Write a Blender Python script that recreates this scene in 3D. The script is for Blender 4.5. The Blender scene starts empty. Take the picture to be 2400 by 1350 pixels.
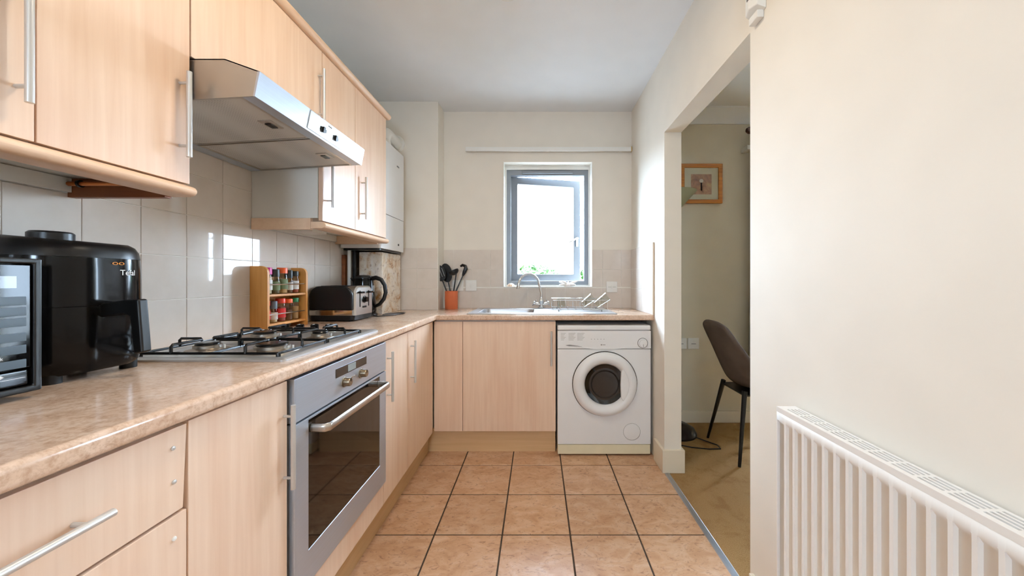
import bpy, bmesh, math, random
from mathutils import Vector, Matrix
random.seed(7)
scene = bpy.context.scene
COL = scene.collection
PI = math.pi

# ------------------------------------------------------------------ camera
cam_d = bpy.data.cameras.new('camera')
cam_d.sensor_width = 36.0
cam_d.lens = 855 / 2400 * 36.0
cam_d.shift_x = -60 / 2400
cam_d.shift_y = -20 / 2400
cam_d.clip_start = 0.02
cam = bpy.data.objects.new('camera', cam_d)
COL.objects.link(cam)
cam.location = (0, 0, 1.134)
cam.rotation_euler = (PI / 2, 0, 0)
scene.camera = cam

# ------------------------------------------------------------------ world, exposure
world = bpy.data.worlds.new('overcast_sky')
scene.world = world
world.use_nodes = True
_bg = world.node_tree.nodes['Background']
_bg.inputs[0].default_value = (0.62, 0.79, 1.0, 1)
_bg.inputs[1].default_value = 58.0
scene.view_settings.view_transform = 'Standard'
scene.view_settings.look = 'None'
scene.view_settings.gamma = 1.0
scene.view_settings.exposure = 0.40
scene.view_settings.use_curve_mapping = False
scene.cycles.use_denoising = True
scene.cycles.use_light_tree = False
scene.cycles.max_bounces = 7
scene.cycles.diffuse_bounces = 4
scene.cycles.glossy_bounces = 3
scene.cycles.transmission_bounces = 6
scene.cycles.use_adaptive_sampling = True
scene.cycles.adaptive_threshold = 0.07
scene.cycles.adaptive_min_samples = 16
scene.cycles.transparent_max_bounces = 10
scene.cycles.caustics_reflective = False
scene.cycles.caustics_refractive = False
scene.cycles.sample_clamp_indirect = 6.0


def window_portal(name, loc, rot, sx, sy):
    l = bpy.data.lights.new(name, 'AREA')
    l.shape = 'RECTANGLE'; l.size = sx; l.size_y = sy
    l.cycles.is_portal = True
    o = bpy.data.objects.new(name, l); COL.objects.link(o)
    o.location = loc; o.rotation_euler = rot


window_portal('portal_kitchen_window', (0.08, 3.24, 1.57), (-PI / 2, 0, 0), 0.70, 1.0)
window_portal('portal_living_window', (2.425, 3.24, 1.07), (-PI / 2, 0, 0), 0.75, 2.05)
window_portal('portal_rear_fill', (-0.25, -2.11, 1.60), (PI / 2, 0, 0), 0.5, 0.5)


# ------------------------------------------------------------------ materials
def rgb(r, g, b):
    f = lambda c: ((c / 255 + 0.055) / 1.055) ** 2.4 if c / 255 > 0.04045 else c / 255 / 12.92
    return (f(r), f(g), f(b), 1)


class NT:
    def __init__(s, name):
        s.m = bpy.data.materials.new(name); s.m.use_nodes = True
        s.t = s.m.node_tree; s.b = s.t.nodes['Principled BSDF']

    def n(s, kind, **kw):
        x = s.t.nodes.new(kind)
        for k, v in kw.items():
            if k.startswith('i_'):
                x.inputs[k[2:].replace('_', ' ')].default_value = v
            else:
                setattr(x, k, v)
        return x

    def l(s, a, b):
        s.t.links.new(a, b)

    def set(s, **kw):
        for k, v in kw.items():
            s.b.inputs[k.replace('_', ' ')].default_value = v

    def coords(s, scale=(1, 1, 1), per_object=False, world=True):
        if world:
            g = s.n('ShaderNodeNewGeometry').outputs['Position']
        else:
            g = s.n('ShaderNodeTexCoord').outputs['Object']
        if per_object:
            oi = s.n('ShaderNodeObjectInfo')
            mul = s.n('ShaderNodeMath', operation='MULTIPLY'); mul.inputs[1].default_value = 37.0
            s.l(oi.outputs['Random'], mul.inputs[0])
            ad = s.n('ShaderNodeVectorMath', operation='ADD')
            s.l(g, ad.inputs[0]); s.l(mul.outputs[0], ad.inputs[1]); g = ad.outputs[0]
        mp = s.n('ShaderNodeMapping'); mp.inputs['Scale'].default_value = scale
        s.l(g, mp.inputs['Vector'])
        return mp.outputs[0]

    def noise(s, vec, scale=5, detail=4, rough=0.55, dist=0.0):
        x = s.n('ShaderNodeTexNoise')
        x.inputs['Scale'].default_value = scale; x.inputs['Detail'].default_value = detail
        x.inputs['Roughness'].default_value = rough; x.inputs['Distortion'].default_value = dist
        s.l(vec, x.inputs['Vector'])
        return x.outputs['Fac']

    def ramp(s, fac, stops):
        r = s.n('ShaderNodeValToRGB')
        e = r.color_ramp.elements
        while len(e) < len(stops):
            e.new(0.5)
        for q, (p, c) in zip(e, stops):
            q.position = p; q.color = c
        s.l(fac, r.inputs[0])
        return r.outputs[0]

    def mix(s, a, b, fac, blend='MIX'):
        x = s.n('ShaderNodeMix', data_type='RGBA', blend_type=blend)
        if isinstance(fac, float):
            x.inputs[0].default_value = fac
        else:
            s.l(fac, x.inputs[0])
        for v, i in ((a, 6), (b, 7)):
            if isinstance(v, tuple):
                x.inputs[i].default_value = v
            else:
                s.l(v, x.inputs[i])
        return x.outputs[2]

    def bump(s, h, strength=0.1, dist=0.002):
        b = s.n('ShaderNodeBump'); b.inputs['Strength'].default_value = strength
        b.inputs['Distance'].default_value = dist
        s.l(h, b.inputs['Height']); s.l(b.outputs[0], s.b.inputs['Normal'])

    def color(s, c):
        s.l(c, s.b.inputs['Base Color'])


M = {}


def plain(name, col, rough=0.5, metal=0.0, spec=0.5, coat=0.0, trans=0.0, var=0.0, ior=1.45, bump=0.0, bscale=60):
    k = NT(name)
    k.set(Roughness=rough, Metallic=metal, IOR=ior)
    k.b.inputs['Specular IOR Level'].default_value = spec
    k.b.inputs['Coat Weight'].default_value = coat
    k.b.inputs['Coat Roughness'].default_value = 0.05
    k.b.inputs['Transmission Weight'].default_value = trans
    v = k.coords()
    nz = k.noise(v, 9, 2 if var > 0.02 else 0)
    d = tuple(max(0, c * (1 - var)) for c in col[:3]) + (1,)
    u = tuple(min(1, c * (1 + var)) for c in col[:3]) + (1,)
    k.color(k.ramp(nz, [(0.3, d), (0.7, u)]))
    if bump:
        k.bump(k.noise(v, bscale, 3), bump)
    M[name] = k.m
    return k


def wood(name, lo, hi, knot, axis, rough=0.38, scale=1.0, contrast=1.0):
    k = NT(name)
    k.set(Roughness=rough)
    sc = [34 * scale] * 3; sc['xyz'.index(axis)] = 1.3 * scale
    v = k.coords(tuple(sc), per_object=True)
    a = k.noise(v, 1.6, 5, 0.6, 0.4)
    sc2 = [6.0 * scale] * 3; sc2['xyz'.index(axis)] = 0.9 * scale
    b = k.noise(k.coords(tuple(sc2), per_object=True), 1.2, 3, 0.5, 0.8)
    c1 = k.ramp(a, [(0.5 - 0.22 / contrast, lo), (0.5 + 0.2 / contrast, hi)])
    c2 = k.ramp(b, [(0.3, knot), (0.5, (1, 1, 1, 1))])
    k.color(k.mix(c1, c2, 0.18, 'MULTIPLY'))
    k.bump(a, 0.04, 0.001)
    M[name] = k.m


wood('maple', rgb(226, 193, 166), rgb(235, 206, 181), rgb(220, 170, 132), 'z')
wood('maple_rail', rgb(226, 190, 158), rgb(236, 204, 174), rgb(210, 160, 120), 'y', 0.35)
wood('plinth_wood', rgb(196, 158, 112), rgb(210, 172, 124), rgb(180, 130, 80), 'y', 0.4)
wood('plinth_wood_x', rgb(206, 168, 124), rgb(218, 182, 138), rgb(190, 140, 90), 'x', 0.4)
wood('rack_wood', rgb(196, 132, 62), rgb(214, 152, 80), rgb(170, 100, 40), 'z', 0.45, 1.4)
wood('brown_wood', rgb(120, 66, 30), rgb(150, 86, 42), rgb(90, 50, 20), 'x', 0.5)
wood('picture_gilt', rgb(150, 84, 24), rgb(196, 124, 44), rgb(110, 56, 16), 'x', 0.35)
wood('pole_wood', rgb(60, 34, 22), rgb(80, 46, 30), rgb(40, 22, 14), 'x', 0.4)

plain('wall_paint', rgb(236, 228, 215), 0.75, var=0.012)
plain('ceiling_paint', rgb(240, 242, 244), 0.85, var=0.008)
plain('living_paint', rgb(214, 203, 180), 0.75, var=0.012)
plain('white_gloss', rgb(240, 238, 232), 0.3, var=0.01)
plain('white_satin', rgb(238, 236, 230), 0.45, var=0.01)
plain('skirting_paint', rgb(232, 220, 198), 0.4, var=0.015)
plain('carcass_white', rgb(226, 222, 214), 0.5, var=0.01)
plain('appliance_white', rgb(236, 236, 236), 0.32, var=0.008)
plain('appliance_cream', rgb(232, 222, 190), 0.4, var=0.05)
plain('radiator_white', rgb(238, 234, 228), 0.35, var=0.006)
plain('grout_dark', rgb(74, 60, 48), 0.9, var=0.1)
plain('grout_light', rgb(242, 236, 226), 0.85, var=0.04)
plain('chrome', rgb(225, 228, 230), 0.12, 1.0)
plain('satin_steel', rgb(196, 190, 182), 0.3, 1.0, var=0.03)
plain('handle_steel', rgb(206, 204, 200), 0.36, 0.55, var=0.03)
plain('black_gloss', rgb(10, 10, 11), 0.12, spec=0.3)
plain('panel_gloss', rgb(10, 10, 11), 0.06, spec=0.16, var=0.0)
plain('black_satin', rgb(16, 16, 17), 0.35, var=0.1)
plain('black_enamel', rgb(12, 12, 13), 0.28, var=0.1)
plain('black_matt', rgb(20, 20, 21), 0.6, var=0.1)
plain('dark_gap', rgb(22, 18, 16), 0.9)
plain('grey_frame', rgb(128, 132, 138), 0.4, var=0.03)
plain('terracotta', rgb(196, 100, 58), 0.7, var=0.1, bump=0.1)
plain('grey_plastic', rgb(150, 152, 152), 0.45, var=0.03)
plain('print_grey', rgb(120, 116, 114), 0.6)
plain('print_white', rgb(225, 228, 230), 0.5)
plain('print_orange', rgb(240, 150, 40), 0.5)
plain('print_red', rgb(200, 30, 34), 0.5)
plain('button_blue_grey', rgb(86, 98, 108), 0.25, spec=0.2, var=0.1)
plain('lcd', rgb(150, 160, 160), 0.2)
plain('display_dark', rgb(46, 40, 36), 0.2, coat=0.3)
plain('copper', rgb(186, 110, 60), 0.3, 1.0, var=0.05)
plain('knob_bronze', rgb(150, 134, 112), 0.3, 0.9)
plain('brass', rgb(200, 170, 110), 0.3, 1.0)
plain('chair_velvet', rgb(98, 86, 80), 0.85, var=0.12, bump=0.15, bscale=220)
plain('lamp_bronze', rgb(34, 24, 20), 0.35, 0.3)
plain('lamp_shade', rgb(150, 150, 120), 0.6, var=0.03)
plain('mat_board', rgb(206, 200, 176), 0.8, var=0.02)
plain('curtain_cloth', rgb(176, 174, 158), 0.9, var=0.05, bump=0.1, bscale=300)
plain('tile_trim', rgb(216, 200, 176), 0.4)
plain('shell_peach', rgb(236, 204, 176), 0.5, var=0.08)
plain('coral_white', rgb(236, 228, 222), 0.8, var=0.08, bump=0.5, bscale=90)
plain('ground_paving', rgb(204, 201, 196), 0.9, var=0.15)
plain('leaf_green', rgb(42, 74, 22), 0.6, var=0.4)
plain('bark', rgb(84, 70, 56), 0.9, var=0.2)
plain('render_white', rgb(220, 216, 208), 0.9, var=0.05)
plain('lid_magenta', rgb(196, 28, 120), 0.35)
plain('lid_green', rgb(24, 120, 66), 0.35)
plain('lid_orange', rgb(228, 92, 30), 0.35)
plain('lid_red', rgb(214, 52, 24), 0.35)
plain('lid_dark', rgb(40, 42, 40), 0.4)
plain('lid_grey', rgb(92, 100, 110), 0.4)
plain('label_white', rgb(222, 218, 210), 0.6)
plain('label_green', rgb(120, 134, 96), 0.6, var=0.2)
plain('label_red', rgb(206, 40, 36), 0.5)
plain('spice_brown', rgb(124, 78, 40), 0.6, var=0.4)
plain('spice_tan', rgb(196, 150, 92), 0.6, var=0.3)
plain('spice_cream', rgb(206, 186, 144), 0.6, var=0.2)
plain('spice_olive', rgb(104, 92, 58), 0.6, var=0.4)
plain('spice_red', rgb(150, 62, 34), 0.6, var=0.3)
plain('burner_alloy', rgb(178, 168, 156), 0.35, 1.0, var=0.05)
plain('hob_steel', rgb(206, 208, 210), 0.32, 0.75, var=0.03)
plain('hood_paint_steel', rgb(178, 176, 172), 0.35, 1.0, var=0.03)
plain('threshold_alloy', rgb(176, 178, 182), 0.35, 0.9, var=0.05)
plain('glass_dark', rgb(10, 9, 8), 0.04, coat=0.5)
plain('convector_grey', rgb(104, 96, 88), 0.8)
plain('drum_steel', rgb(120, 122, 126), 0.25, 1.0)


def glass(name, col=(1, 1, 1, 1), rough=0.0):
    k = NT(name)
    t = k.t
    out = t.nodes['Material Output']
    tr = k.n('ShaderNodeBsdfTransparent'); tr.inputs[0].default_value = col
    gl = k.n('ShaderNodeBsdfGlossy'); gl.inputs['Roughness'].default_value = rough + 0.01
    fr = k.n('ShaderNodeFresnel')
    bf = k.n('ShaderNodeNewGeometry')      # same reflectance on both faces of a thin pane
    mr = k.n('ShaderNodeMapRange'); mr.inputs[3].default_value = 1.45; mr.inputs[4].default_value = 1 / 1.45
    k.l(bf.outputs['Backfacing'], mr.inputs[0]); k.l(mr.outputs[0], fr.inputs[0])
    mx = k.n('ShaderNodeMixShader')
    k.l(fr.outputs[0], mx.inputs[0]); k.l(tr.outputs[0], mx.inputs[1]); k.l(gl.outputs[0], mx.inputs[2])
    k.l(mx.outputs[0], out.inputs[0])
    M[name] = k.m


glass('clear_glass', (0.97, 0.98, 0.98, 1))
glass('jar_glass', (0.93, 0.94, 0.92, 1))


def steel_brushed(name, col, axis, rough=0.3):
    k = NT(name)
    k.set(Metallic=0.75)
    sc = [400] * 3; sc['xyz'.index(axis)] = 3
    v = k.coords(tuple(sc))
    a = k.noise(v, 1.0, 3)
    k.color(k.ramp(a, [(0.3, tuple(c * 0.9 for c in col[:3]) + (1,)), (0.7, col)]))
    mr = k.n('ShaderNodeMapRange'); mr.inputs[3].default_value = rough - 0.05; mr.inputs[4].default_value = rough + 0.08
    k.l(a, mr.inputs[0]); k.l(mr.outputs[0], k.b.inputs['Roughness'])
    k.bump(a, 0.05, 0.0005)
    M[name] = k.m


steel_brushed('brushed_y', rgb(198, 208, 222), 'y')
steel_brushed('brushed_x', rgb(200, 200, 202), 'x')


def worktop_mat():
    k = NT('worktop_laminate')
    k.set(Roughness=0.15)
    v = k.coords()
    big = k.noise(v, 7, 5, 0.6, 0.6)
    fine = k.noise(k.coords((1, 1, 1)), 90, 5, 0.7)
    sp = k.noise(k.coords((1, 1, 1)), 26, 5, 0.75, 1.2)
    c = k.ramp(big, [(0.3, rgb(206, 172, 146)), (0.5, rgb(218, 188, 164)), (0.72, rgb(228, 204, 184))])
    f = k.ramp(fine, [(0.35, rgb(190, 164, 140)), (0.55, (1, 1, 1, 1))])
    c = k.mix(c, f, 0.45, 'MULTIPLY')
    s = k.ramp(sp, [(0.36, rgb(150, 112, 82)), (0.47, (1, 1, 1, 1))])
    c = k.mix(c, s, 0.22, 'MULTIPLY')
    k.color(c)
    M['worktop_laminate'] = k.m


worktop_mat()


def floor_tile_mat():
    k = NT('floor_tile_ceramic')
    k.set(Roughness=0.32)
    v = k.coords((1, 1.6, 1), per_object=True)
    a = k.noise(v, 9, 6, 0.62, 1.0)
    b = k.noise(v, 22, 6, 0.7, 2.2)
    c = k.ramp(a, [(0.3, rgb(188, 142, 104)), (0.5, rgb(204, 160, 124)), (0.72, rgb(217, 182, 152))])
    d = k.ramp(b, [(0.34, rgb(128, 84, 54)), (0.46, (1, 1, 1, 1))])
    c = k.mix(c, d, 0.5, 'MULTIPLY')
    oi = k.n('ShaderNodeObjectInfo')
    mr = k.n('ShaderNodeMapRange'); mr.inputs[3].default_value = 0.94; mr.inputs[4].default_value = 1.03
    k.l(oi.outputs['Random'], mr.inputs[0])
    hs = k.n('ShaderNodeHueSaturation'); k.l(mr.outputs[0], hs.inputs['Value']); k.l(c, hs.inputs['Color'])
    k.color(hs.outputs[0])
    k.bump(a, 0.08, 0.002)
    M['floor_tile_ceramic'] = k.m


floor_tile_mat()


def wall_tile_mat():
    k = NT('wall_tile_glaze')
    k.set(Roughness=0.035)
    k.b.inputs['Specular IOR Level'].default_value = 0.22
    v = k.coords((1, 1, 1), per_object=True)
    a = k.noise(v, 14, 3)
    k.color(k.ramp(a, [(0.3, rgb(220, 208, 196)), (0.7, rgb(226, 215, 204))]))
    k.bump(k.noise(v, 5, 2), 0.03, 0.002)
    M['wall_tile_glaze'] = k.m


wall_tile_mat()


def carpet_mat():
    k = NT('carpet_pile')
    k.set(Roughness=0.95)
    k.b.inputs['Specular IOR Level'].default_value = 0.1
    v = k.coords()
    f = k.noise(v, 260, 3, 0.7)
    s = k.noise(v, 9, 6, 0.7, 0.3)
    c = k.ramp(f, [(0.3, rgb(140, 104, 62)), (0.7, rgb(172, 136, 90))])
    d = k.ramp(s, [(0.36, rgb(190, 160, 120)), (0.5, (1, 1, 1, 1))])
    k.color(k.mix(c, d, 0.35, 'MULTIPLY'))
    k.bump(f, 0.6, 0.006)
    M['carpet_pile'] = k.m


carpet_mat()


def marble_mat():
    k = NT('marble_film')
    k.set(Roughness=0.35)
    v = k.coords()
    a = k.noise(v, 7, 6, 0.65, 1.6)
    b = k.noise(v, 16, 6, 0.7, 2.5)
    c = k.ramp(a, [(0.36, rgb(190, 138, 84)), (0.48, rgb(230, 214, 192)), (0.6, rgb(240, 232, 222))])
    d = k.ramp(b, [(0.36, rgb(140, 96, 60)), (0.45, (1, 1, 1, 1))])
    k.color(k.mix(c, d, 0.55, 'MULTIPLY'))
    M['marble_film'] = k.m


marble_mat()


def filter_mat():
    k = NT('filter_mesh')
    k.set(Metallic=0.35, Roughness=0.5)
    v = k.coords((1, 1, 1))
    vo = k.n('ShaderNodeTexVoronoi'); vo.inputs['Scale'].default_value = 130
    vo.inputs['Randomness'].default_value = 0.0
    k.l(v, vo.inputs['Vector'])
    k.color(k.ramp(vo.outputs['Distance'], [(0.2, rgb(168, 166, 164)), (0.45, rgb(206, 204, 200))]))
    k.bump(vo.outputs['Distance'], 0.3, 0.001)
    M['filter_mesh'] = k.m


filter_mat()


def art_mat():
    k = NT('art_print')
    k.set(Roughness=0.6)
    v = k.coords((1, 1, 1))
    a = k.noise(v, 16, 5, 0.7, 1.0)
    k.color(k.ramp(a, [(0.3, rgb(110, 82, 70)), (0.5, rgb(164, 124, 100)), (0.68, rgb(186, 160, 120))]))
    M['art_print'] = k.m


art_mat()


def lamp_mat():
    k = NT('lamp_diffuser')
    k.b.inputs['Emission Color'].default_value = (1, 0.84, 0.62, 1)
    k.b.inputs['Emission Strength'].default_value = 4.0
    M['lamp_diffuser'] = k.m


lamp_mat()


# ------------------------------------------------------------------ mesh helpers
def frame_of(d):
    d = Vector(d).normalized()
    u = d.orthogonal().normalized()
    return u, d.cross(u).normalized(), d


class MB:
    def __init__(s):
        s.v = []; s.f = []

    def add(s, verts, faces):
        o = len(s.v)
        s.v += [tuple(p) for p in verts]
        s.f += [tuple(i + o for i in f) for f in faces]
        return s

    def box(s, x0, x1, y0, y1, z0, z1):
        x0, x1 = sorted((x0, x1)); y0, y1 = sorted((y0, y1)); z0, z1 = sorted((z0, z1))
        v = [(x, y, z) for z in (z0, z1) for y in (y0, y1) for x in (x0, x1)]
        return s.add(v, [(0, 2, 3, 1), (4, 5, 7, 6), (0, 1, 5, 4), (2, 6, 7, 3), (0, 4, 6, 2), (1, 3, 7, 5)])

    def loft(s, rings, cap=True, closed=True):
        n = len(rings[0]); v = [p for r in rings for p in r]; f = []
        for i in range(len(rings) - 1):
            for j in range(n if closed else n - 1):
                k = (j + 1) % n
                f.append((i * n + j, i * n + k, (i + 1) * n + k, (i + 1) * n + j))
        if cap:
            f.append(tuple(reversed(range(n))))
            f.append(tuple((len(rings) - 1) * n + j for j in range(n)))
        return s.add(v, f)

    def cyl(s, p0, p1, r, n=16, r2=None):
        p0, p1 = Vector(p0), Vector(p1)
        u, w, d = frame_of(p1 - p0)
        r2 = r if r2 is None else r2
        ring = lambda p, q: [p + u * math.cos(2 * PI * i / n) * q + w * math.sin(2 * PI * i / n) * q for i in range(n)]
        return s.loft([ring(p0, r), ring(p1, r2)])

    def lathe(s, prof, o=(0, 0, 0), axis=(0, 0, 1), n=28):
        u, w, d = frame_of(axis)
        if Vector(axis).normalized() == Vector((0, 0, 1)):
            u, w = Vector((1, 0, 0)), Vector((0, 1, 0))
        o = Vector(o)
        rings = []
        for r, z in prof:
            r = max(r, 1e-5)
            rings.append([o + d * z + u * math.cos(2 * PI * i / n) * r + w * math.sin(2 * PI * i / n) * r for i in range(n)])
        return s.loft(rings)

    def tube(s, pts, r, n=10, closed=False):
        pts = [Vector(p) for p in pts]
        rings = []
        m = len(pts)
        t = None; u = None
        for i, p in enumerate(pts):
            if closed:
                d = pts[(i + 1) % m] - pts[i - 1]
            else:
                d = pts[min(i + 1, m - 1)] - pts[max(i - 1, 0)]
            d.normalize()
            if u is None:
                u = d.orthogonal().normalized()
            else:
                u = (u - d * u.dot(d))
                u = u.normalized() if u.length > 1e-6 else d.orthogonal().normalized()
            w = d.cross(u)
            q = r[i] if isinstance(r, (list, tuple)) else r
            rings.append([p + (u * math.cos(2 * PI * k / n) + w * math.sin(2 * PI * k / n)) * q for k in range(n)])
        if closed:
            rings.append(rings[0])
            return s.loft(rings, cap=False)
        return s.loft(rings)

    def prism(s, poly, d):
        d = Vector(d)
        a = [Vector(p) for p in poly]
        return s.loft([a, [p + d for p in a]])

    def build(s, name, mat, parent=None, bevel=0.0, seg=2, angle=35, weld=False, keep=None):
        me = bpy.data.meshes.new(name)
        off = Vector((0, 0, 0))
        p = parent
        while p is not None:
            off += p.location; p = p.parent
        if parent is None and s.v:
            xs, ys, zs = zip(*s.v)
            base = Vector(((min(xs) + max(xs)) / 2, (min(ys) + max(ys)) / 2, min(zs)))
            off = base
        me.from_pydata([tuple(Vector(q) - off) for q in s.v], [], s.f)
        bm = bmesh.new(); bm.from_mesh(me)
        if weld:
            bmesh.ops.remove_doubles(bm, verts=bm.verts, dist=1e-5)
        bmesh.ops.recalc_face_normals(bm, faces=bm.faces)
        if bevel:
            es = [e for e in bm.edges if len(e.link_faces) == 2 and e.calc_face_angle(0) > math.radians(30)]
            if keep:
                es = [e for e in es if keep(e.verts[0].co + off, e.verts[1].co + off)]
            bmesh.ops.bevel(bm, geom=es, offset=bevel, offset_type='OFFSET', segments=seg, profile=0.5,
                            affect='EDGES', clamp_overlap=True)
        bm.to_mesh(me); bm.free()
        for q in me.polygons:
            q.use_smooth = True
        me.set_sharp_from_angle(angle=math.radians(angle))
        o = bpy.data.objects.new(name, me)
        me.materials.append(M[mat] if isinstance(mat, str) else mat)
        COL.objects.link(o)
        if bevel:
            wn = o.modifiers.new('even_shading', 'WEIGHTED_NORMAL'); wn.keep_sharp = True; wn.weight = 100
        if parent is None:
            o.location = off
        else:
            o.parent = parent
        return o


def box(x0, x1, y0, y1, z0, z1): return MB().box(x0, x1, y0, y1, z0, z1)


def tag(o, label=None, cat=None, group=None, kind=None):
    if label: o['label'] = label
    if cat: o['category'] = cat
    if group: o['group'] = group
    if kind: o['kind'] = kind
    return o


def thing(name, label, cat, loc=(0, 0, 0), group=None):
    o = bpy.data.objects.new(name, None)
    o.empty_display_size = 0.05
    COL.objects.link(o); o.location = loc
    return tag(o, label, cat, group)


def struct(name, mb, mat, label=None, **kw):
    o = mb.build(name, mat, None, **kw)
    return tag(o, label, None, None, 'structure')


def place(mesh_obj, name, parent, loc):
    o = bpy.data.objects.new(name, mesh_obj.data)
    COL.objects.link(o); o.parent = parent
    o.location = Vector(loc) - parent.location
    return o


def rrect(cx, cy, w, d, r, z, n=6, slope=0.0):
    pts = []
    for qx, qy, a0 in ((1, 1, 0), (-1, 1, 90), (-1, -1, 180), (1, -1, 270)):
        for i in range(n + 1):
            a = math.radians(a0 + 90 * i / n)
            x = cx + qx * (w / 2 - r) + math.cos(a) * r
            y = cy + qy * (d / 2 - r) + math.sin(a) * r
            pts.append(Vector((x, y, z + slope * (x - cx))))
    return pts


def slab_with_holes(axis, t0, t1, us, vs, holes):
    """solid slab; axis 0/1/2 is the thickness axis; us, vs the cut lines; holes = (u0,u1,v0,v1) list"""
    us = sorted(set(us + [h[0] for h in holes] + [h[1] for h in holes]))
    vs = sorted(set(vs + [h[2] for h in holes] + [h[3] for h in holes]))
    def inside(i, j):
        if not (0 <= i < len(us) - 1 and 0 <= j < len(vs) - 1):
            return False
        u, v = (us[i] + us[i + 1]) / 2, (vs[j] + vs[j + 1]) / 2
        return not any(h[0] < u < h[1] and h[2] < v < h[3] for h in holes)
    def P(t, u, v):
        return {0: (t, u, v), 1: (u, t, v), 2: (u, v, t)}[axis]
    mb = MB()
    for i in range(len(us) - 1):
        for j in range(len(vs) - 1):
            if not inside(i, j):
                continue
            u0, u1, v0, v1 = us[i], us[i + 1], vs[j], vs[j + 1]
            for t in (t0, t1):
                mb.add([P(t, u0, v0), P(t, u1, v0), P(t, u1, v1), P(t, u0, v1)], [(0, 1, 2, 3)])
            for (di, dj, a, b) in ((-1, 0, (u0, v0), (u0, v1)), (1, 0, (u1, v0), (u1, v1)), (0, -1, (u0, v0), (u1, v0)), (0, 1, (u0, v1), (u1, v1))):
                if not inside(i + di, j + dj):
                    mb.add([P(t0, *a), P(t0, *b), P(t1, *b), P(t1, *a)], [(0, 1, 2, 3)])
    return mb


def text_mesh(body, size, name, mat, parent, loc, rot, align='CENTER', extrude=0.0003, sx=1.0):
    c = bpy.data.curves.new(name, 'FONT')
    c.body = body; c.size = size; c.align_x = align; c.align_y = 'CENTER'; c.extrude = extrude
    c.resolution_u = 3
    t = bpy.data.objects.new(name + '_tmp', c)
    COL.objects.link(t)
    bpy.context.view_layer.update()
    me = bpy.data.meshes.new_from_object(t.evaluated_get(bpy.context.evaluated_depsgraph_get()))
    bpy.data.objects.remove(t); bpy.data.curves.remove(c)
    me.materials.clear(); me.materials.append(M[mat])
    mt = Matrix.LocRotScale(None, rot, (sx, 1, 1)) if not isinstance(rot, Matrix) else rot @ Matrix.Diagonal((sx, 1, 1, 1))
    me.transform(mt)
    o = bpy.data.objects.new(name, me); COL.objects.link(o)
    off = Vector((0, 0, 0)); p = parent
    while p is not None:
        off += p.location; p = p.parent
    o.parent = parent; o.location = Vector(loc) - off
    return o


# text lying on a face that looks towards +X (read from +X, up = +Z, right = +Y) or -Y (right = +X)
ROT_PX = Matrix(((0, 0, 1, 0), (1, 0, 0, 0), (0, 1, 0, 0), (0, 0, 0, 1)))
ROT_MY = Matrix(((1, 0, 0, 0), (0, 0, -1, 0), (0, 1, 0, 0), (0, 0, 0, 1)))

# ------------------------------------------------------------------ main dimensions (metres)
WL, WR, YB, CE, YR = -1.245, 0.746, 2.90, 2.467, -2.0
RX = 4.2
ZT = 0.907            # worktop top
XW = -0.648           # worktop front edge
XD = -0.672           # base door face
XU = -0.93            # upper door face
PY, PX = 2.733, -0.745

# ------------------------------------------------------------------ the setting
floor = struct('floor', box(WL - 0.1, 0.746, YR - 0.1, YB + 0.02, -0.06, -0.0025), 'grout_dark', 'dark grouted kitchen floor under beige stone-look tiles')
TP = 0.3020
tile0 = None
for i in range(-2, 5):
    x0 = -0.459 + TP * (i - 0)
    for j in range(-14, 3):
        y0 = 2.228 + 0.3035 * j
        xa, xb = x0, x0 + TP
        if xa < -1.1 or xb > 0.76:
            continue
        g = 0.0035
        if y0 + 0.3035 > YB:
            continue
        if tile0 is None:
            mb = box(-TP / 2 + g, TP / 2 - g, -0.3035 / 2 + g, 0.3035 / 2 - g, -0.008, 0.0)
            bm_o = mb.build('tile', 'floor_tile_ceramic', floor, bevel=0.0012, seg=1)
            # mesh was offset by the floor's origin: recentre it on its own origin
            bm_o.data.transform(Matrix.Translation(floor.location))
            tile0 = bm_o
            tile0.location = Vector(((xa + xb) / 2, y0 + 0.3035 / 2, 0)) - floor.location
        else:
            place(tile0, 'tile', floor, ((xa + xb) / 2, y0 + 0.3035 / 2, 0))
floor2 = struct('floor_living_room', box(0.764, RX + 0.1, YR - 0.1, YB + 0.02, -0.06, 0.0), 'carpet_pile', 'worn tan carpet of the adjoining room')
struct('ceiling', box(WL - 0.1, RX + 0.1, YR - 0.1, YB + 0.18, CE, CE + 0.08), 'ceiling_paint', 'plain white kitchen ceiling')
struct('wall_left', box(WL - 0.1, WL, YR - 0.1, YB + 0.18, -0.06, CE), 'wall_paint', 'cream wall behind the wall cabinets')
KW = (-0.268, 0.430, 1.076, 2.067)           # kitchen window opening  x0 x1 z0 z1
LW = (2.05, 2.80, 0.05, 2.1)
wall_back = struct('wall_back', slab_with_holes(1, YB, YB + 0.33, [WL, 0.8], [-0.06, CE], [KW]), 'wall_paint', 'cream end wall with the small window', weld=True)
struct('wall_living_back', slab_with_holes(1, YB, YB + 0.33, [0.8, RX + 0.1], [-0.06, CE], [LW]), 'living_paint', 'beige far wall of the adjoining room', weld=True)
struct('wall_right', slab_with_holes(0, WR, WR + 0.1, [YR, YB], [-0.06, CE], [(1.28, 2.147, -0.06, 2.0)]), 'wall_paint', 'cream partition wall with the wide opening', weld=True)
struct('wall_pillar', box(WL, PX, PY, YB, -0.06, CE), 'wall_paint', 'boxed-out cream pier in the corner')
struct('wall_rear', slab_with_holes(1, YR - 0.1, YR, [WL - 0.1, RX + 0.1], [-0.06, CE], [(-0.5, 0.0, 1.35, 1.85)]), 'wall_paint', 'cream wall behind the camera with an added fill-light window', weld=True)
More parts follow.
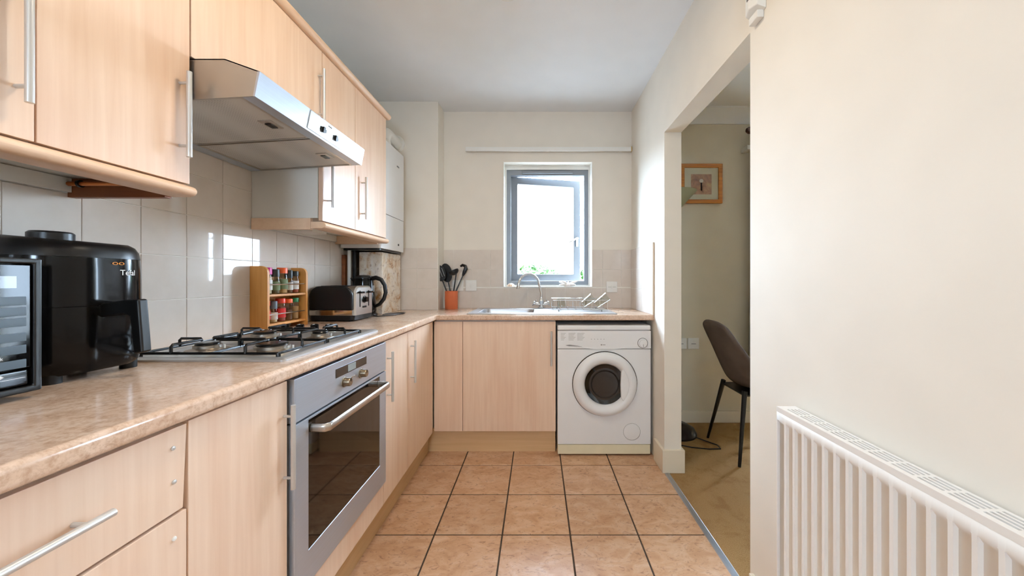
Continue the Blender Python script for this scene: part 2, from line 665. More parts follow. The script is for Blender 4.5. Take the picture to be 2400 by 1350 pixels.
struct('wall_living_right', box(RX, RX + 0.1, YR - 0.1, YB + 0.18, -0.06, CE), 'living_paint', 'beige side wall of the adjoining room')
# coving in the adjoining room
cv = [(0, 0, 0), (0.0, 0, -0.10), (0.0, -0.012, -0.10), (0.0, -0.03, -0.06), (0.0, -0.06, -0.03), (0.0, -0.10, -0.012), (0.0, -0.10, 0)]
struct('trim_1', MB().prism([(0.846, YB + p[1], CE + p[2]) for p in cv], (RX - 0.846, 0, 0)), 'ceiling_paint', 'white plaster coving along the adjoining room')
# baseboards
struct('baseboard_column', MB().prism([(WR - 0.016, YB - 0.6, 0), (WR - 0.016, 2.131, 0), (0.862, 2.131, 0), (0.862, YB - 0.6, 0)], (0, 0, 0.135)), 'skirting_paint', 'cream skirting wrapped round the end of the partition', bevel=0.004)
struct('baseboard_living', box(0.862, RX, YB - 0.016, YB, 0, 0.092), 'skirting_paint', 'cream skirting of the adjoining room', bevel=0.003)
struct('baseboard_right', box(WR - 0.016, WR, YR, 1.262, 0, 0.12), 'skirting_paint', 'cream skirting under the radiator', bevel=0.003)
struct('trim_2', MB().prism([(0.742, 1.282, 0.0), (0.747, 1.282, 0.004), (0.766, 1.282, 0.005), (0.772, 1.282, 0.0), (0.772, 1.282, -0.003), (0.742, 1.282, -0.003)], (0, 0.848, 0)), 'threshold_alloy', 'metal threshold strip between tiles and carpet')

# ---- wall tiles (each a part of its wall)
TW, TG = 0.148, 0.0022


def tile_field(wall_obj, axis, face, out, u_edges, v_edges, skip=None):
    """tiles on a plane: axis 0 -> plane x=face, u is y ; axis 1 -> plane y=face, u is x. out = direction sign of the glaze"""
    cache = {}
    d = 0.006
    for a, b in zip(u_edges[:-1], u_edges[1:]):
        for c, e in zip(v_edges[:-1], v_edges[1:]):
            if skip and skip(a, b, c, e):
                continue
            w, h = round(b - a, 4), round(e - c, 4)
            if (w, h) not in cache:
                hw, hh = w / 2 - TG / 2, h / 2 - TG / 2
                mb = MB()
                if axis == 0:
                    mb.box(0, d * out, -hw, hw, -hh, hh)
                else:
                    mb.box(-hw, hw, 0, d * out, -hh, hh)
                o = mb.build('tile', 'wall_tile_glaze', None, bevel=0.0012, seg=2)
                o.data.transform(Matrix.Translation(o.location))
                cache[(w, h)] = o.data
                bpy.data.objects.remove(o)
            o = bpy.data.objects.new('tile', cache[(w, h)])
            wn = o.modifiers.new('even_shading', 'WEIGHTED_NORMAL'); wn.weight = 100
            COL.objects.link(o); o.parent = wall_obj
            p = Vector((face, (a + b) / 2, (c + e) / 2)) if axis == 0 else Vector(((a + b) / 2, face, (c + e) / 2))
            o.location = p - wall_obj.location
    # the grout bed
    return cache


def grout_bed(wall_obj, mb):
    mb.build('grout', 'grout_light', wall_obj)


wl = bpy.data.objects['wall_left']; wr = bpy.data.objects['wall_right']; wp = bpy.data.objects['wall_pillar']
rows = [ZT, 1.066, 1.214, 1.362, 1.51, 1.655]
yl = [0.10 + 0.0] + [0.990 - 0.148 * k for k in range(5, 0, -1)] + [0.990 + 0.148 * k for k in range(0, 12)] + [PY - 0.003]
yl = sorted(y for y in yl if y <= PY)
tile_field(wl, 0, WL + 0.002, 1, yl, rows, lambda a, b, c, e: c > 1.36 and not (0.96 < (a + b) / 2 < 1.60))
grout_bed(wl, MB().box(WL - 0.001, WL + 0.0055, 0.10, PY, ZT, 1.362)); grout_bed(wl, MB().box(WL - 0.001, WL + 0.0055, 0.985, 1.58, 1.362, 1.655))
xb = [-0.7445, -0.669] + [-0.669 + 0.148 * k for k in range(1, 10)] + [WR - 0.001]
zb = [ZT, 1.066, 1.214, 1.370]


def back_split(edges):
    e = sorted(set([round(x, 4) for x in edges] + [KW[0] - 0.0, KW[1]]))
    out = [e[0]]
    for x in e[1:]:
        if x - out[-1] > 0.02 or x in (KW[0], KW[1]):
            out.append(x)
    return out


xbe = back_split(xb)
tile_field(wall_back, 1, YB - 0.002, -1, xbe, [ZT, 1.066], None)
tile_field(wall_back, 1, YB - 0.002, -1, xbe, [1.076, 1.214, 1.370], lambda a, b, c, e: a >= KW[0] - 1e-4 and b <= KW[1] + 1e-4)
grout_bed(wall_back, slab_with_holes(1, YB - 0.0055, YB + 0.001, [PX, WR], [ZT, 1.369], [(KW[0], KW[1], KW[2], 1.369)]))
tile_field(wp, 1, PY - 0.002, -1, [WL + 0.01, -1.195, -1.047, -0.899, -0.7475], zb)
grout_bed(wp, MB().box(WL, PX, PY - 0.0055, PY + 0.001, ZT, 1.369))
yr_ = [2.338, 2.455, 2.603, 2.751, YB - 0.009]
tile_field(wr, 0, WR - 0.002, -1, yr_, zb)
grout_bed(wr, MB().box(WR - 0.0055, WR + 0.001, 2.335, YB, ZT, 1.369))
struct('trim_3', box(WR - 0.011, WR - 0.0002, 2.330, 2.3365, ZT, 1.372), 'tile_trim', 'thin edge trim ending the splashback tiles')

# ---- window in the end wall
wf = struct('window_1', slab_with_holes(1, 3.01, 3.065, [KW[0] + 0.012, KW[1] - 0.012], [KW[2] + 0.012, KW[3] - 0.028], [(KW[0] + 0.047, KW[1] - 0.047, KW[2] + 0.047, KW[3] - 0.075)]), 'grey_frame', 'small grey casement window standing ajar above the sink', weld=True, bevel=0.003)
struct('trim_4', slab_with_holes(1, 3.0, 3.075, [KW[0], KW[1]], [KW[2], KW[3]], [(KW[0] + 0.013, KW[1] - 0.013, KW[2] + 0.013, KW[3] - 0.03)]), 'white_gloss', 'white inner edging round the small window', weld=True)
struct('trim_5', slab_with_holes(1, YB - 0.009, YB + 0.1, [KW[0] - 0.003, KW[1] + 0.003], [KW[2] - 0.003, KW[3] + 0.0], [(KW[0] + 0.0005, KW[1] - 0.0005, KW[2] + 0.0015, KW[3] + 0.001)]), 'white_gloss', 'white lining of the window reveal', weld=True)
vent = box(-0.13, 0.29, 2.995, 3.012, KW[3] - 0.062, KW[3] - 0.040).build('trickle_vent', 'grey_frame', wf, bevel=0.003)
# sash, hinged on the left, swung outwards
hx, hy = KW[0] + 0.040, 3.055
ang = math.radians(13)
sash_w, s0, s1 = 0.618, KW[2] + 0.045, KW[3] - 0.072


def swing(mb):
    out = MB()
    c, s = math.cos(ang), math.sin(ang)
    out.v = [(hx + x * c - y * s, hy + x * s + y * c, z) for x, y, z in mb.v]
    out.f = mb.f
    return out


sash = swing(slab_with_holes(1, 0, 0.05, [0, sash_w], [s0, s1], [(0.062, sash_w - 0.062, s0 + 0.058, s1 - 0.058)])).build('sash', 'grey_frame', wf, weld=True, bevel=0.004)
swing(box(0.058, sash_w - 0.058, 0.02, 0.028, s0 + 0.054, s1 - 0.054)).build('pane', 'clear_glass', sash)
hmb = MB().box(sash_w - 0.042, sash_w - 0.022, -0.008, 0, 1.42, 1.50)
hmb.cyl((sash_w - 0.032, 0, 1.49), (sash_w - 0.032, -0.035, 1.49), 0.008, 10)
hmb.tube([(sash_w - 0.032, -0.032, 1.495), (sash_w - 0.075, -0.036, 1.472), (sash_w - 0.12, -0.038, 1.45)], 0.007, 8)
swing(hmb).build('handle', 'satin_steel', sash)
# living room window (out of sight, lets in its daylight)
w2 = struct('window_2', slab_with_holes(1, 3.0, 3.06, [LW[0], LW[1]], [LW[2], LW[3]], [(LW[0] + 0.05, LW[1] - 0.05, LW[2] + 0.05, LW[3] - 0.05)]), 'grey_frame', 'grey framed glazed door of the adjoining room', weld=True)
box(LW[0] + 0.04, LW[1] - 0.04, 3.025, 3.033, LW[2] + 0.04, LW[3] - 0.04).build('pane', 'clear_glass', w2)
w3 = struct('window_rear_fill', slab_with_holes(1, YR - 0.07, YR - 0.02, [-0.5, 0.0], [1.35, 1.85], [(-0.46, -0.04, 1.39, 1.81)]), 'grey_frame', 'grey framed window added behind the camera for fill light', weld=True)  # unseen window, added to let in frontal fill light
box(-0.47, -0.03, YR - 0.048, YR - 0.042, 1.38, 1.82).build('pane', 'clear_glass', w3)

# ---- outside
struct('ground', box(-30, 40, 3.5, 60, -0.7, -0.6), 'ground_paving', 'pale paved ground beyond the window')


def bush(name, label, c, rx, rz, n, seed, ls=0.12):
    rnd = random.Random(seed)
    t = thing(name, label, 'bush', (c[0], c[1], -0.6))
    st = MB()
    for k in range(5):
        a = k * 1.3
        st.tube([(c[0], c[1], -0.6), (c[0] + math.cos(a) * rx * 0.3, c[1] + math.sin(a) * rx * 0.3, -0.6 + rz * 0.7), (c[0] + math.cos(a) * rx * 0.6, c[1] + math.sin(a) * rx * 0.6, -0.6 + rz * 1.4)], [0.05, 0.035, 0.015], 6)
    st.build('stem', 'bark', t)
    mb = MB()
    for k in range(n):
        while True:
            p = Vector((rnd.uniform(-1, 1), rnd.uniform(-1, 1), rnd.uniform(-1, 1)))
            if 0.35 < p.length < 1: break
        q = Vector((c[0] + p.x * rx, c[1] + p.y * rx, -0.6 + rz + p.z * rz))
        u = Vector((rnd.uniform(-1, 1), rnd.uniform(-1, 1), rnd.uniform(-1, 1))).normalized()
        w = u.orthogonal().normalized()
        s = ls * rnd.uniform(0.6, 1.2)
        mb.add([q - u * s, q + w * s * 0.45, q + u * s, q - w * s * 0.45], [(0, 1, 2, 3)])
    f = mb.build('foliage', 'leaf_green', t); f['kind'] = 'stuff'
    return t


bush('garden_bush', 'leafy green bush just outside the open edge of the window', (1.35, 6.4, 0), 0.75, 1.15, 2600, 3)
bush('garden_shrub', 'distant pale shrub low in the window pane', (-0.1, 12.5, 0), 1.2, 1.15, 1800, 5, 0.16)

# ------------------------------------------------------------------ kitchen units
def bar_handle(parent, p, axis, out, length=0.222, gap=0.163, r=0.006, stand=0.025):
    """p = centre of the bar's foot line on the door face; axis 'y' or 'z' or 'x'; out = unit vector away from the face"""
    p = Vector(p); out = Vector(out)
    a = {'x': Vector((1, 0, 0)), 'y': Vector((0, 1, 0)), 'z': Vector((0, 0, 1))}[axis]
    mb = MB()
    c = p + out * stand
    mb.cyl(c - a * length / 2, c + a * length / 2, r, 14)
    for s in (-1, 1):
        mb.cyl(p + a * s * gap / 2 - out * 0.001, c + a * s * gap / 2, r * 0.62, 10)
    o = mb.build('handle', 'handle_steel', parent)
    o['label'] = 'brushed steel bar handle'
    return o


GAP = 0.0016
PXx = (1, 0, 0)
PYn = (0, -1, 0)
ZD0, ZD1 = 0.152, 0.862


def carcass(t, x0, x1, y0, y1, z0, z1, mat='carcass_white'):
    return box(x0, x1, y0, y1, z0, z1).build('body', mat, t)


# drawer unit
t = thing('drawer_cabinet', 'maple drawer unit nearest the camera with a loose drawer front', 'cabinet', (-0.95, 0.45, 0.1))
carcass(t, WL + 0.008, XD - 0.02, 0.197, 0.699, 0.1505, 0.8705)
# top drawer front hangs slightly askew
def skew(mb, cz):
    o = MB(); o.f = mb.f
    o.v = [(x, y + (z - cz) * 0.045, z) for x, y, z in mb.v]
    return o
dr = skew(box(XD - 0.018, XD, 0.199, 0.699, 0.702, 0.859), 0.859).build('drawer', 'maple', t, bevel=0.0015)
bar_handle(dr, (XD, 0.446, 0.779), 'y', PXx)
for (yy, zz) in ((0.672, 0.823), (0.674, 0.760)):
    MB().lathe([(0.0, 0.0), (0.0042, 0.0), (0.0038, 0.0022), (0.0, 0.003)], (XD - 0.0002, yy, zz), PXx, 10).build('screw', 'handle_steel', dr)
for k, (za, zb_) in enumerate(((0.430, 0.696), (0.152, 0.426))):
    dd = box(XD - 0.018, XD + 0.0, 0.199, 0.6985, za, zb_).build('drawer', 'maple', t, bevel=0.0015)
    bar_handle(dd, (XD, 0.446, (za + zb_) / 2 + 0.03), 'y', PXx)
    if k == 0:
        MB().lathe([(0.0, 0.0), (0.0042, 0.0), (0.0038, 0.0022), (0.0, 0.003)], (XD - 0.0002, 0.674, 0.655), PXx, 10).build('screw', 'white_satin', dd)

# single door unit left of the oven
t = thing('base_cabinet', 'narrow maple base cabinet between drawers and oven', 'cabinet', (-0.95, 0.84, 0.1))
carcass(t, WL + 0.008, XD - 0.02, 0.7005, 0.979, 0.1505, 0.8705)
d = box(XD - 0.018, XD, 0.702, 0.979, ZD0, ZD1).build('door', 'maple', t, bevel=0.0015)
bar_handle(d, (XD, 0.966, 0.690), 'z', PXx)
# oven housing
t = thing('oven_housing', 'maple oven housing with filler panel below the oven', 'cabinet', (-0.95, 1.28, 0.1))
hb = MB().box(WL + 0.008, XD - 0.02, 0.9805, 0.9965, 0.1505, 0.8705).box(WL + 0.008, XD - 0.02, 1.5755, 1.5905, 0.1505, 0.8705).box(WL + 0.008, XD - 0.02, 0.9965, 1.5755, 0.23, 0.246).box(WL + 0.008, WL + 0.014, 0.9965, 1.5755, 0.246, 0.868)
hb.build('body', 'dark_gap', t)
box(XD - 0.018, XD, 0.983, 1.589, ZD0, 0.248).build('filler_panel', 'maple', t, bevel=0.0015)
# right of oven
t = thing('base_cabinet', 'maple base cabinet just right of the oven, handle at its left edge', 'cabinet', (-0.95, 1.74, 0.1))
carcass(t, WL + 0.008, XD - 0.02, 1.592, 1.885, 0.1505, 0.8705)
d = box(XD - 0.018, XD, 1.5925, 1.886, ZD0, ZD1).build('door', 'maple', t, bevel=0.0015)
bar_handle(d, (XD, 1.630, 0.700), 'z', PXx)
t = thing('base_cabinet', 'maple corner base cabinet beside the sink run', 'cabinet', (-0.95, 2.2, 0.1))
carcass(t, WL + 0.008, XD - 0.02, 1.887, PY - 0.01, 0.1505, 0.8705)
d = box(XD - 0.018, XD, 1.8885, 2.338, ZD0, ZD1).build('door', 'maple', t, bevel=0.0015)
bar_handle(d, (XD, 1.930, 0.700), 'z', PXx)
# sink run
YS = 2.360
t = thing('sink_cabinet', 'maple sink cabinet with single door beside the washing machine', 'cabinet', (-0.2, 2.6, 0.1))
sb = slab_with_holes(2, 0.1505, 0.8705, [-0.665, 0.117], [YS + 0.02, YB - 0.012], [(-0.64, 0.095, YS + 0.04, YB - 0.03)])
sb.build('body', 'carcass_white', t, weld=True)
box(-0.670, -0.4855, YS, YS + 0.018, ZD0, ZD1).build('corner_post', 'maple', t, bevel=0.0012)
d = box(-0.483, 0.117, YS, YS + 0.018, ZD0, ZD1).build('door', 'maple', t, bevel=0.0015)
bar_handle(d, (0.088, YS, 0.690), 'z', PYn)
# plinths
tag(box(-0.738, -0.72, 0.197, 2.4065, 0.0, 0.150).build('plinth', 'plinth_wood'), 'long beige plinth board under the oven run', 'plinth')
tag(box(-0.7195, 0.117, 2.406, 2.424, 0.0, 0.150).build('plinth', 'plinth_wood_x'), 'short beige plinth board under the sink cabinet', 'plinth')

# ---- worktop (L shaped, sink cut out)
SK = (-0.405, -0.02, 2.43, 2.76)        # bowl opening
us = [WL + 0.0075, XW, WR - 0.0005]; vs = [0.195, 2.335, PY - 0.0065]
wt = slab_with_holes(2, 0.871, ZT, [WL + 0.008, XW, PX - 0.0005, WR - 0.0065], [0.197, 2.335, PY - 0.0065, YB - 0.0065],
                     [(XW, WR, 0.19, 2.335), (WL, PX - 0.0005, PY - 0.0065, YB), SK])


def front_edge(a, b):
    h = abs(a.z - b.z) < 1e-5
    return h and ((abs(a.x - XW) < 1e-4 and abs(b.x - XW) < 1e-4 and max(a.y, b.y) < 2.3351) or
                  (abs(a.y - 2.335) < 1e-4 and abs(b.y - 2.335) < 1e-4 and min(a.x, b.x) > XW - 1e-4))


tag(wt.build('worktop', 'worktop_laminate', None, weld=True, bevel=0.011, seg=4, keep=front_edge, angle=50), 'L-shaped beige speckled laminate worktop with rounded front edge', 'worktop')

# ---- wall cabinets
ZU0, ZU1 = 1.400, 2.120


def upper(label, y0, y1, z0, z1, handle=None, x_back=WL + 0.010, group=None):
    t = thing('wall_cabinet', label, 'cabinet', ((x_back + XU) / 2, (y0 + y1) / 2, z0))
    box(x_back, XU - 0.020, y0 + 0.0005, y1 - 0.0005, z0, z1 - 0.002).build('body', 'carcass_white', t)
    d = box(XU - 0.018, XU, y0 + GAP, y1 - GAP, z0 - 0.012, z1 - 0.003).build('door', 'maple', t, bevel=0.0015)
    if handle:
        bar_handle(d, (XU, handle[0], handle[1]), 'z', PXx)
    return t


upper('maple wall cabinet cut by the left edge of the photo', 0.197, 0.676, ZU0, ZU1, (0.650, 1.560))
upper('narrow maple wall cabinet left of the extractor hood', 0.676, 0.977, ZU0, ZU1, (0.948, 1.563))
upper('wide maple wall cabinet above the extractor hood', 0.978, 1.575, 1.745, ZU1, (1.545, 1.915))
upper('maple wall cabinet partly hidden by the extractor hood', 1.576, 1.861, ZU0, ZU1, (1.612, 1.563))
upper('maple wall cabinet next to the boiler', 1.862, 2.240, ZU0, ZU1, (1.928, 1.563))
# cornice and light pelmets
prof = [(-0.04, 0.0), (0.010, 0.0), (0.019, 0.006), (0.024, 0.016), (0.024, 0.024), (0.018, 0.032), (-0.04, 0.032)]
tag(MB().prism([(XU + px, 0.197, ZU1 - 0.0018 + pz) for px, pz in prof], (0, 2.063, 0)).build('cornice', 'maple_rail', bevel=0.003), 'rounded maple cornice along the top of the wall cabinets', 'cornice')
pprof = [(-0.045, 0.0), (0.004, 0.0), (0.016, 0.004), (0.021, 0.011), (0.021, 0.017), (0.016, 0.024), (0.004, 0.029), (-0.045, 0.029)]


def pelmet(label, y0, y1, ends):
    t = thing('pelmet', label, 'pelmet', (XU, (y0 + y1) / 2, 1.346))
    MB().prism([(XU + px - 0.002, y0, 1.354 + pz) for px, pz in pprof], (0, y1 - y0, 0)).build('front_rail', 'maple_rail', t, bevel=0.004)
    for (a, b) in ends:
        box(WL + 0.012, XU - 0.048, a, b, 1.350, 1.3985).build('return_board', 'brown_wood' if a < 1 else 'maple_rail', t)
    box(WL + 0.009, WL + 0.024, y0 + 0.02, y1 - 0.022, 1.362, 1.3985).build('back_batten', 'carcass_white', t)


pelmet('rounded maple pelmet under the near wall cabinets', 0.197, 0.978, [(0.957, 0.975)])
pelmet('rounded maple pelmet under the wall cabinets beside the boiler', 1.568, 2.240, [(1.570, 1.586), (2.222, 2.238)])
# copper pipe clipped to the return board
t = thing('copper_pipe', 'thin copper pipe clipped under the near wall cabinet', 'pipe', (-1.1, 0.948, 1.37))
MB().tube([(WL + 0.03, 0.945, 1.382), (XU - 0.06, 0.945, 1.382)], 0.006, 10).build('tube', 'copper', t)
for xx in (-1.185, -1.02):
    MB().cyl((xx - 0.003, 0.945, 1.382), (xx + 0.003, 0.945, 1.382), 0.0095, 10).build('clip', 'black_satin', t)
t = thing('cabinet_spotlight', 'dark cut-out spotlight in the underside of the near wall cabinet', 'light', (-1.06, 0.80, 1.396))
MB().lathe([(0.0, 0.0), (0.026, 0.0), (0.028, -0.003), (0.02, -0.004), (0.0, -0.004)], (-1.06, 0.80, 1.3995), (0, 0, 1), 20).build('ring', 'carcass_white', t)
MB().lathe([(0.0, 0.0), (0.016, 0.0), (0.012, -0.003), (0.0, -0.003)], (-1.06, 0.80, 1.3955), (0, 0, 1), 16).build('lens', 'dark_gap', t)
t = thing('transformer_box', 'small white box under the wall cabinet over the toaster', 'box', (-1.12, 1.80, 1.36))
box(-1.18, -1.08, 1.75, 1.87, 1.363, 1.3995).build('housing', 'white_satin', t, bevel=0.004)
MB().tube([(-1.085, 1.80, 1.375), (-1.05, 1.84, 1.372), (-1.02, 1.95, 1.388)], 0.003, 6).build('cable', 'white_satin', t)

# ------------------------------------------------------------------ extractor hood
t = thing('extractor_hood', 'stainless visor extractor hood over the gas hob', 'hood', (-1.0, 1.278, 1.59))
HY0, HY1 = 0.982, 1.573
side = [(WL + 0.010, 1.600), (-0.760, 1.628), (-0.747, 1.694), (-0.842, 1.728), (WL + 0.010, 1.728)]
# shell: two cheeks, top and front; open underneath for the filters
for ya, yb in ((HY0, HY0 + 0.003), (HY1 - 0.003, HY1)):
    MB().prism([(x, ya, z) for x, z in side], (0, yb - ya, 0)).build('cheek', 'hood_paint_steel', t)
MB().prism([(WL + 0.010, HY0, 1.725), (-0.8425, HY0, 1.725), (-0.749, HY0, 1.6915), (-0.747, HY0, 1.694), (-0.842, HY0, 1.728), (WL + 0.010, HY0, 1.728)], (0, HY1 - HY0, 0)).build('canopy', 'brushed_y', t)
front = MB().prism([(-0.766, HY0 - 0.0015, 1.6265), (-0.760, HY0 - 0.0015, 1.6265), (-0.7465, HY0 - 0.0015, 1.694), (-0.7535, HY0 - 0.0015, 1.694)], (0, HY1 - HY0 + 0.003, 0)).build('front_panel', 'brushed_y', t, bevel=0.001)


def hood_front(y, f, o=0.0):   # point on the front panel: f 0..1 up, o out of the panel
    n = Vector((0.0675, 0, -0.0135)).normalized()
    return Vector((-0.760 + 0.0135 * f, y, 1.6265 + 0.0675 * f)) + n * o


def hood_quad(y0, y1, f0, f1, o0, o1):
    mb = MB()
    mb.loft([[hood_front(y0, f0, o0), hood_front(y1, f0, o0), hood_front(y1, f1, o0), hood_front(y0, f1, o0)],
             [hood_front(y0, f0, o1), hood_front(y1, f0, o1), hood_front(y1, f1, o1), hood_front(y0, f1, o1)]])
    return mb


cp = hood_quad(1.200, 1.415, 0.10, 0.97, -0.001, 0.0025).build('control_panel', 'hood_paint_steel', front, bevel=0.001)
for ya in (1.262, 1.340):
    hood_quad(ya, ya + 0.034, 0.40, 0.56, 0.001, 0.004).build('slider_slot', 'black_satin', t)
    hood_quad(ya + 0.010, ya + 0.020, 0.34, 0.62, 0.003, 0.009).build('slider_knob', 'black_satin', t)
hood_quad(1.303, 1.323, 0.80, 0.86, 0.001, 0.0032).build('badge', 'print_grey', t)
# underside: rim and two filters; z follows the sloping underside


def zu(x): return 1.600 + (x - WL - 0.010) / (-0.760 - WL - 0.010) * 0.028


def under(x0, x1, y0, y1, d0, d1):
    return MB().loft([[(x0, y0, zu(x0) + d0), (x1, y0, zu(x1) + d0), (x1, y1, zu(x1) + d0), (x0, y1, zu(x0) + d0)],
                      [(x0, y0, zu(x0) + d1), (x1, y0, zu(x1) + d1), (x1, y1, zu(x1) + d1), (x0, y1, zu(x0) + d1)]])


under(WL + 0.012, -1.192, HY0 + 0.003, HY1 - 0.003, 0.0, 0.006).build('rear_rim', 'brushed_y', t)
under(-0.797, -0.764, HY0 + 0.003, HY1 - 0.003, 0.0, 0.006).build('front_rim', 'brushed_y', t)
for k, (ya, yb) in enumerate(((HY0 + 0.004, 1.274), (1.281, HY1 - 0.004))):
    f = under(-1.191, -0.798, ya, yb, 0.003, 0.008).build('filter', 'filter_mesh', t)
    for (xa, xb_, yc, yd) in ((-1.191, -1.183, ya, yb), (-0.806, -0.798, ya, yb), (-1.183, -0.806, ya, ya + 0.005), (-1.183, -0.806, yb - 0.005, yb)):
        under(xa, xb_, yc, yd, 0.0005, 0.003).build('filter_edge', 'satin_steel', f)
    yc = ya + (0.17 if k == 0 else 0.17)
    under(-0.865, -0.825, yc - 0.03, yc + 0.03, 0.0, 0.003).build('latch', 'satin_steel', f)
    under(-0.856, -0.838, yc - 0.012, yc + 0.022, -0.002, 0.0).build('latch_grip', 'black_satin', f)

# ------------------------------------------------------------------ gas hob
t = thing('gas_hob', 'stainless four-burner gas hob with black pan supports', 'hob', (-0.925, 1.3, ZT))
HX0, HX1, GY0, GY1 = -1.158, -0.697, 1.003, 1.603
rings = [rrect((HX0 + HX1) / 2, (GY0 + GY1) / 2, HX1 - HX0, GY1 - GY0, 0.012, ZT + 0.0003),
         rrect((HX0 + HX1) / 2, (GY0 + GY1) / 2, HX1 - HX0, GY1 - GY0, 0.012, ZT + 0.005),
         rrect((HX0 + HX1) / 2, (GY0 + GY1) / 2, HX1 - HX0 - 0.012, GY1 - GY0 - 0.012, 0.010, ZT + 0.0095),
         rrect((HX0 + HX1) / 2, (GY0 + GY1) / 2, HX1 - HX0 - 0.046, GY1 - GY0 - 0.046, 0.010, ZT + 0.0095),
         rrect((HX0 + HX1) / 2, (GY0 + GY1) / 2, HX1 - HX0 - 0.056, GY1 - GY0 - 0.056, 0.010, ZT + 0.006)]
MB().loft(rings).build('hob_plate', 'hob_steel', t)
burners = [(-1.035, 1.145, 0.036), (-0.825, 1.135, 0.048), (-1.035, 1.385, 0.044), (-0.825, 1.385, 0.030)]
zb0 = ZT + 0.006
for bx_, by_, br in burners:
    b = MB().lathe([(0.0, 0.0), (br * 1.55, 0.0), (br * 1.5, 0.003), (br * 1.1, 0.006), (br, 0.008), (br, 0.016), (br * 0.9, 0.018), (0.0, 0.018)], (bx_, by_, zb0), (0, 0, 1), 28).build('burner', 'burner_alloy', t)
    MB().lathe([(0.0, 0.0), (br * 0.86, 0.0), (br * 0.88, 0.004), (br * 0.8, 0.007), (0.0, 0.008)], (bx_, by_, zb0 + 0.018), (0, 0, 1), 28).build('burner_cap', 'black_enamel', b)
    MB().cyl((bx_ + br * 1.2, by_ + 0.01, zb0), (bx_ + br * 1.2, by_ + 0.01, zb0 + 0.016), 0.003, 8).build('spark_electrode', 'white_satin', b)
zr0, zr1 = ZT + 0.018, ZT + 0.042


def grate(y0, y1, bs):
    x0, x1 = HX0 + 0.035, HX1 - 0.035
    g = MB()
    R = 0.004
    g.tube([(x0, y0, zr0), (x1, y0, zr0), (x1, y1, zr0), (x0, y1, zr0)], R, 8, closed=True)
    for cx, cy in ((x0, y0), (x1, y0), (x0, y1), (x1, y1)):
        g.cyl((cx, cy, ZT + 0.006), (cx, cy, zr0 + 0.002), 0.006, 8)
    xm = (x0 + x1) / 2
    g.tube([(xm, y0, zr0), (xm, y1, zr0)], R, 8)
    for bx_, by_, br in bs:
        xa, xb_ = (x0, xm) if bx_ < xm else (xm, x1)
        # fingers rise from the frame and reach over the burner
        for sx, xe in ((-1, xa), (1, xb_)):
            xi = bx_ + sx * 0.022
            g.tube([(xe, by_, zr0), (xe, by_, zr1 - 0.005), (xe - sx * 0.005, by_, zr1), (xi, by_, zr1), (xi - sx * 0.002, by_, zr1 - 0.004)], R, 8)
        for sy, ye in ((-1, y0), (1, y1)):
            yi = by_ + sy * 0.022
            g.tube([(bx_, ye, zr0), (bx_, ye, zr1 - 0.005), (bx_, ye - sy * 0.005, zr1), (bx_, yi, zr1), (bx_, yi - sy * 0.002, zr1 - 0.004)], R, 8)
    return g.build('pan_support', 'black_enamel', t)


grate(1.030, 1.262, burners[:2])
grate(1.270, 1.500, burners[2:])
for kx in (-1.070, -1.008, -0.946, -0.884):
    kb = MB().lathe([(0.0, 0.0), (0.021, 0.0), (0.020, 0.006), (0.016, 0.009), (0.0155, 0.028), (0.013, 0.031), (0.0, 0.031)], (kx, 1.548, ZT + 0.006), (0, 0, 1), 20).build('knob', 'black_gloss', t)
    MB().cyl((kx, 1.548, ZT + 0.0061), (kx, 1.548, ZT + 0.009), 0.0235, 20).build('knob_collar', 'chrome', kb)
    box(kx - 0.002, kx + 0.002, 1.533, 1.547, ZT + 0.0368, ZT + 0.0378).build('pointer', 'print_white', kb)

# ------------------------------------------------------------------ oven
t = thing('built_in_oven', 'stainless built-in electric oven with dark glass door', 'oven', (-0.9, 1.287, 0.25))
XO = -0.660
OY0, OY1 = 0.990, 1.588
box(WL + 0.03, XO - 0.024, 1.0, 1.572, 0.254, 0.862).build('casing', 'black_matt', t)
cpn = box(XO - 0.024, XO, OY0, OY1, 0.741, 0.862).build('control_panel', 'brushed_y', t, bevel=0.002)
dp = box(XO - 0.001, XO + 0.0012, 1.193, 1.405, 0.810, 0.840).build('display', 'display_dark', cpn)
box(XO + 0.0010, XO + 0.0018, 1.268, 1.322, 0.813, 0.837).build('screen', 'lcd', t)
for ky in (1.246, 1.363):
    kn = MB().lathe([(0.0, 0.0), (0.0175, 0.0), (0.0175, 0.003), (0.0145, 0.004), (0.0140, 0.020), (0.0125, 0.023), (0.0, 0.0235)], (XO - 0.0005, ky, 0.784), PXx, 24).build('knob', 'brass', t)
    kn.data.materials[0] = M['knob_bronze']
    box(XO + 0.022, XO + 0.024, ky - 0.0012, ky + 0.0012, 0.786, 0.797).build('pointer', 'black_satin', kn)
for ky in (1.295, 1.315):
    MB().cyl((XO - 0.0005, ky, 0.787), (XO + 0.003, ky, 0.787), 0.003, 10).build('button', 'satin_steel', t)
dfr = slab_with_holes(0, XO - 0.022, XO, [OY0, OY1], [0.256, 0.736], [(1.052, 1.528, 0.354, 0.728)]).build('door', 'brushed_y', t, weld=True, bevel=0.0015)
box(XO - 0.016, XO - 0.002, 1.050, 1.530, 0.352, 0.730).build('glass', 'glass_dark', dfr)
hz, hxo = 0.700, -0.613
hpts = [(XO - 0.001, 1.066), (XO + 0.028, 1.066), (-0.622, 1.068), (hxo, 1.078), (hxo, 1.10), (hxo, 1.29), (hxo, 1.478), (hxo, 1.500), (-0.622, 1.510), (XO + 0.028, 1.512), (XO - 0.001, 1.512)]
hr = MB()
ring_l = []
